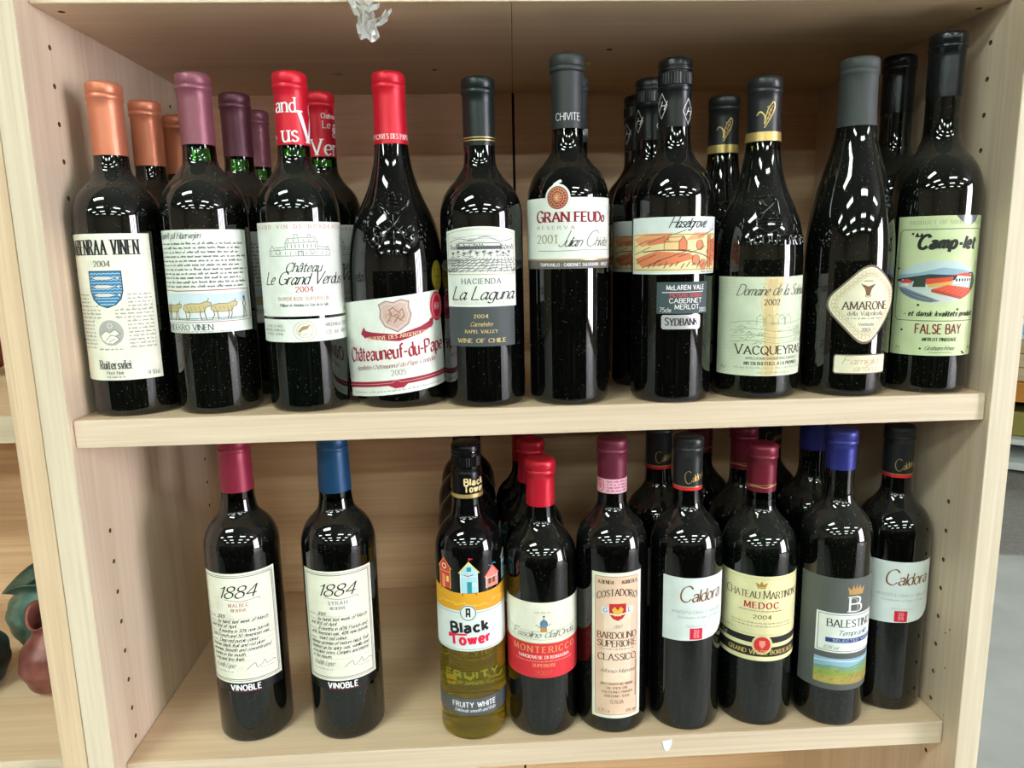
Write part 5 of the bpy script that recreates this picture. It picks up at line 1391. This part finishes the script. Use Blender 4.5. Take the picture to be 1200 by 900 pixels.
# ================================================================== small things
def pot(label, x, y, z0, keys, material, spout=.006, turn=0, handle=False):
    r = tag(empty('pottery_jug' if handle else 'pottery_vase', (x, y, z0 + .0003)), label, 'pottery')
    r.rotation_euler = (0, 0, radians(turn))
    bm = bmesh.new()
    o = catmull(keys, 4)
    inner = [(max(.004, a - .004), b_) for a, b_ in reversed(o) if b_ > .012]
    rings = lathe(bm, [(0, 0)] + o + inner + [(0, .012)], 40)
    top = max(v.co.z for v in bm.verts)
    for v in bm.verts:       # pulled spout and hand-made wobble
        a = atan2(v.co.y, v.co.x); t = max(0, (v.co.z - top * .72) / (top * .28))
        s = 1 + .03 * sin(3 * a + 1) + .02 * sin(7 * v.co.z * 40)
        sp = t * max(0, cos(a - radians(200))) ** 3 * spout
        v.co.x = v.co.x * s + sp * cos(radians(200)); v.co.y = v.co.y * s + sp * sin(radians(200)); v.co.z += t * .012 * cos(a * 2 + .8)
    obj('body', bm, material, r, smooth=True)
    if handle:
        bm = bmesh.new()
        path = catmull([(.030, top * .9), (.056, top * .95), (.070, top * .72), (.064, top * .5), (.048, top * .40)], 5)
        prev = None
        for i, (px, pz) in enumerate(path):
            a = path[max(0, i - 1)]; b_ = path[min(len(path) - 1, i + 1)]
            t = Vector((b_[0] - a[0], 0, b_[1] - a[1])).normalized(); nn = Vector((-t.z, 0, t.x))
            ring = [bm.verts.new(Vector((px, 0, pz)) + nn * .0045 * cos(2 * pi * k / 10) + Vector((0, 1, 0)) * .0075 * sin(2 * pi * k / 10)) for k in range(10)]
            if prev:
                for k in range(10): bm.faces.new((prev[k], prev[(k + 1) % 10], ring[(k + 1) % 10], ring[k]))
            prev = ring
        obj('handle', bm, material, r, smooth=True)
    return r
def glaze(name, c1, c2, rough=.4, metal=.2):
    m = mat(name, c1, rough, metal); L = m.node_tree.links
    tc = nd(m, 'ShaderNodeTexCoord'); n = nd(m, 'ShaderNodeTexNoise'); n.inputs['Scale'].default_value = 45; n.inputs['Detail'].default_value = 8
    r = nd(m, 'ShaderNodeValToRGB'); r.color_ramp.elements[0].position = .35; r.color_ramp.elements[0].color = lin(c1); r.color_ramp.elements[1].position = .65; r.color_ramp.elements[1].color = lin(c2)
    bp = nd(m, 'ShaderNodeBump'); bp.inputs['Strength'].default_value = .4; bp.inputs['Distance'].default_value = .002
    L.new(tc.outputs['Object'], n.inputs['Vector']); L.new(n.outputs['Fac'], r.inputs[0]); L.new(r.outputs[0], m.node_tree.nodes['Principled BSDF'].inputs['Base Color'])
    L.new(n.outputs['Fac'], bp.inputs['Height']); L.new(bp.outputs[0], m.node_tree.nodes['Principled BSDF'].inputs['Normal'])
    return m
bookcase()
TEALG = glaze('teal_glaze', (52, 88, 80), (112, 140, 126)); ROSE = glaze('rose_glaze', (104, 52, 48), (150, 92, 84)); DARKG = glaze('blue_black_glaze', (18, 26, 34), (44, 56, 66)); OXB = glaze('oxblood_glaze', (70, 20, 16), (120, 44, 34))
pot('teal glazed vase with a flared rim, on the neighbouring shelf at the left edge', -.205, .262, ZB, [(.020, .002), (.032, .008), (.044, .032), (.047, .050), (.042, .070), (.035, .081), (.038, .087), (.047, .092)], TEALG, spout=.012, turn=-60)
pot('rose-brown glazed jug in front of the teal vase, half hidden by the upright', -.146, .165, ZB, [(.018, .002), (.028, .006), (.036, .024), (.038, .038), (.032, .056), (.020, .070), (.017, .080), (.020, .092)], ROSE, turn=0, handle=True)
pot('blue-black glazed jar cut by the left picture edge, lower neighbouring shelf', -.251, .165, ZB, [(.022, .002), (.036, .008), (.045, .032), (.043, .052), (.032, .066), (.028, .070), (.032, .078)], DARKG)
pot('oxblood glazed jar on the upper neighbouring shelf, a sliver at the left edge', -.262, .30, 0, [(.022, .012), (.040, .018), (.052, .040), (.050, .064), (.032, .086), (.028, .094), (.034, .102)], OXB)

# crumpled clear plastic hanging from the top board's front edge
PL = mat('clear_plastic_film', (232, 234, 230), .08, 0, 1.0, Alpha=.34)
Rw = random.Random(21)
def film(pts, parent_bm, nx=7):
    vs = [parent_bm.verts.new(q) for q in pts]
    return vs
bm = bmesh.new()
def sheet(path, wd, seed):
    R = random.Random(seed); prev = None
    for i, (x, y, z) in enumerate(path):
        row = []
        n = 7
        for k in range(n):
            t = k / (n - 1) - .5
            row.append(bm.verts.new((x + wd[i] * t + R.uniform(-.0022, .0022), y + R.uniform(-.0050, .0040), z + R.uniform(-.0024, .0024) + abs(t) * .003)))
        if prev:
            for k in range(n - 1): bm.faces.new((prev[k], prev[k + 1], row[k + 1], row[k]))
        prev = row
sheet([(.274, .0120, .3640), (.276, .0135, .3570), (.2775, .0128, .3500), (.279, .0120, .3440), (.280, .0125, .3390), (.279, .0130, .3330), (.280, .0135, .3270), (.281, .0135, .3215)], [.030, .026, .018, .012, .012, .018, .020, .016], 1)
sheet([(.262, .0130, .3600), (.265, .0125, .3540), (.268, .0120, .3480), (.272, .0118, .3420), (.275, .0120, .3370)], [.004, .004, .004, .005, .006], 2)
sheet([(.281, .0130, .3300), (.286, .0120, .3330), (.291, .0115, .3365), (.295, .0110, .3400), (.2985, .0110, .3435)], [.006, .013, .011, .007, .002], 3)
sheet([(.282, .0110, .3440), (.286, .0105, .3460), (.289, .0100, .3500)], [.006, .006, .003], 4)
o = obj('plastic_film_scrap', bm, PL)
m = o.modifiers.new('t', 'SOLIDIFY'); m.thickness = .00025
tag(o, 'crumpled scrap of clear plastic film stuck to the front edge of the top board', 'plastic film')

bm = bmesh.new()
for pts in ([(.5455, -.3632), (.5560, -.3618), (.5550, -.3688), (.5525, -.3742), (.5500, -.3752), (.5475, -.3722)],):
    a = [bm.verts.new((x, .01505, z)) for x, z in pts]; b_ = [bm.verts.new((x, .01440, z)) for x, z in pts]
    bm.faces.new(a); bm.faces.new(b_[::-1])
    for i in range(len(pts)): bm.faces.new((a[i], b_[i], b_[(i + 1) % len(pts)], a[(i + 1) % len(pts)]))
tag(obj('sticker_remnant', bm, mat('sticker_white', (232, 238, 246), .4)), 'torn white sticker remnant on the front edge of the lower shelf, below the Caldora bottle', 'sticker')
bm = bmesh.new()
pts = [(.497, .228), (.504, .226), (.502, .236), (.498, .238)]
a = [bm.verts.new((x, y, H1)) for x, y in pts]; b_ = [bm.verts.new((x, y, H1 - .0015 - .002 * (i > 1))) for i, (x, y) in enumerate(pts)]
bm.faces.new(a); bm.faces.new(b_[::-1])
for i in range(4): bm.faces.new((a[i], b_[i], b_[(i + 1) % 4], a[(i + 1) % 4]))
tag(obj('tape_scrap', bm, mat('yellow_tape', (206, 200, 96), .4)), 'tiny yellow tape scrap under the top board, just behind the tallest centre foil', 'tape')

# ------------------------------------------------------------------ what shows past the right upright
def display_stand():
    r = tag(empty('display_stand', (3.9, 3.6, -1.25)), 'low display stand with white shelves and an orange wooden rail, beyond the right upright', 'display stand')
    r.rotation_euler = (0, 0, radians(-38))
    wh = mat('white_laminate', (226, 230, 226), .4); ornge = mat('orange_rail_wood', (206, 134, 48), .4); brd = wood('stand_boards', (214, 190, 150), (190, 160, 118), 0); dk = mat('stand_dark', (46, 46, 44), .7)
    def B(n, x0, x1, y0, y1, z0, z1, m, bev=.003):
        bm = bmesh.new(); box(bm, x0, x1, y0, y1, z0, z1, bev); return obj(n, bm, m, r)
    B('plinth', -1, 1, -.20, .3, 0, .03, dk)
    B('shelf', -1, 1, -.33, .3, .03, .075, wh); B('shelf', -1, 1, -.27, .3, .17, .205, wh)
    B('side_panel', -1.02, -1, -.24, .3, 0, 1.0, dk); B('back_panel', -1, 1, .28, .3, .05, .95, dk)
    B('rail', -1.02, 1, -.24, -.20, .43, .55, ornge)
    for k in range(3): B('board', -1, 1, -.22, -.20, .555 + k * .085, .635 + k * .085, brd)
    B('price_strip', -1, 1, -.235, -.215, .84, .90, mat('price_strip', (150, 200, 226), .3)); B('strip_backing', -1, 1, -.225, -.20, .81, .93, wh)
    B('box_row', -.98, .3, -.18, .05, .21, .36, mat('olive_boxes', (150, 140, 70), .6)); B('top_board', -1.02, 1, -.24, .3, .98, 1.02, dk)
    B('upper_back', -1, 1, .2, .22, 1.02, 1.6, dk)
display_stand()
bm = bmesh.new()
mt = mat('grey_mat', (118, 116, 116), .95)
L = mt.node_tree.links; tc = nd(mt, 'ShaderNodeTexCoord'); n = nd(mt, 'ShaderNodeTexNoise'); n.inputs['Scale'].default_value = 60
rr = nd(mt, 'ShaderNodeValToRGB'); rr.color_ramp.elements[0].color = lin((112, 106, 102)); rr.color_ramp.elements[1].color = lin((160, 154, 150))
L.new(tc.outputs['Object'], n.inputs['Vector']); L.new(n.outputs['Fac'], rr.inputs[0]); L.new(rr.outputs[0], mt.node_tree.nodes['Principled BSDF'].inputs['Base Color'])
vs = [(2.1, 2.45), (3.6, 2.15), (4.2, 3.0), (3.6, 4.4), (2.4, 4.2)]
a = [bm.verts.new((x, y, -1.25)) for x, y in vs]; b_ = [bm.verts.new((x, y, -1.242)) for x, y in vs]
bm.faces.new(a[::-1]); bm.faces.new(b_)
for i in range(5): bm.faces.new((a[i], a[(i + 1) % 5], b_[(i + 1) % 5], b_[i]))
tag(obj('floor_mat', bm, mt), 'coarse grey mat on the floor in front of the low display stand', 'mat')
room()
goods_rack()
ceiling_lamps()
bpy.context.view_layer.update()
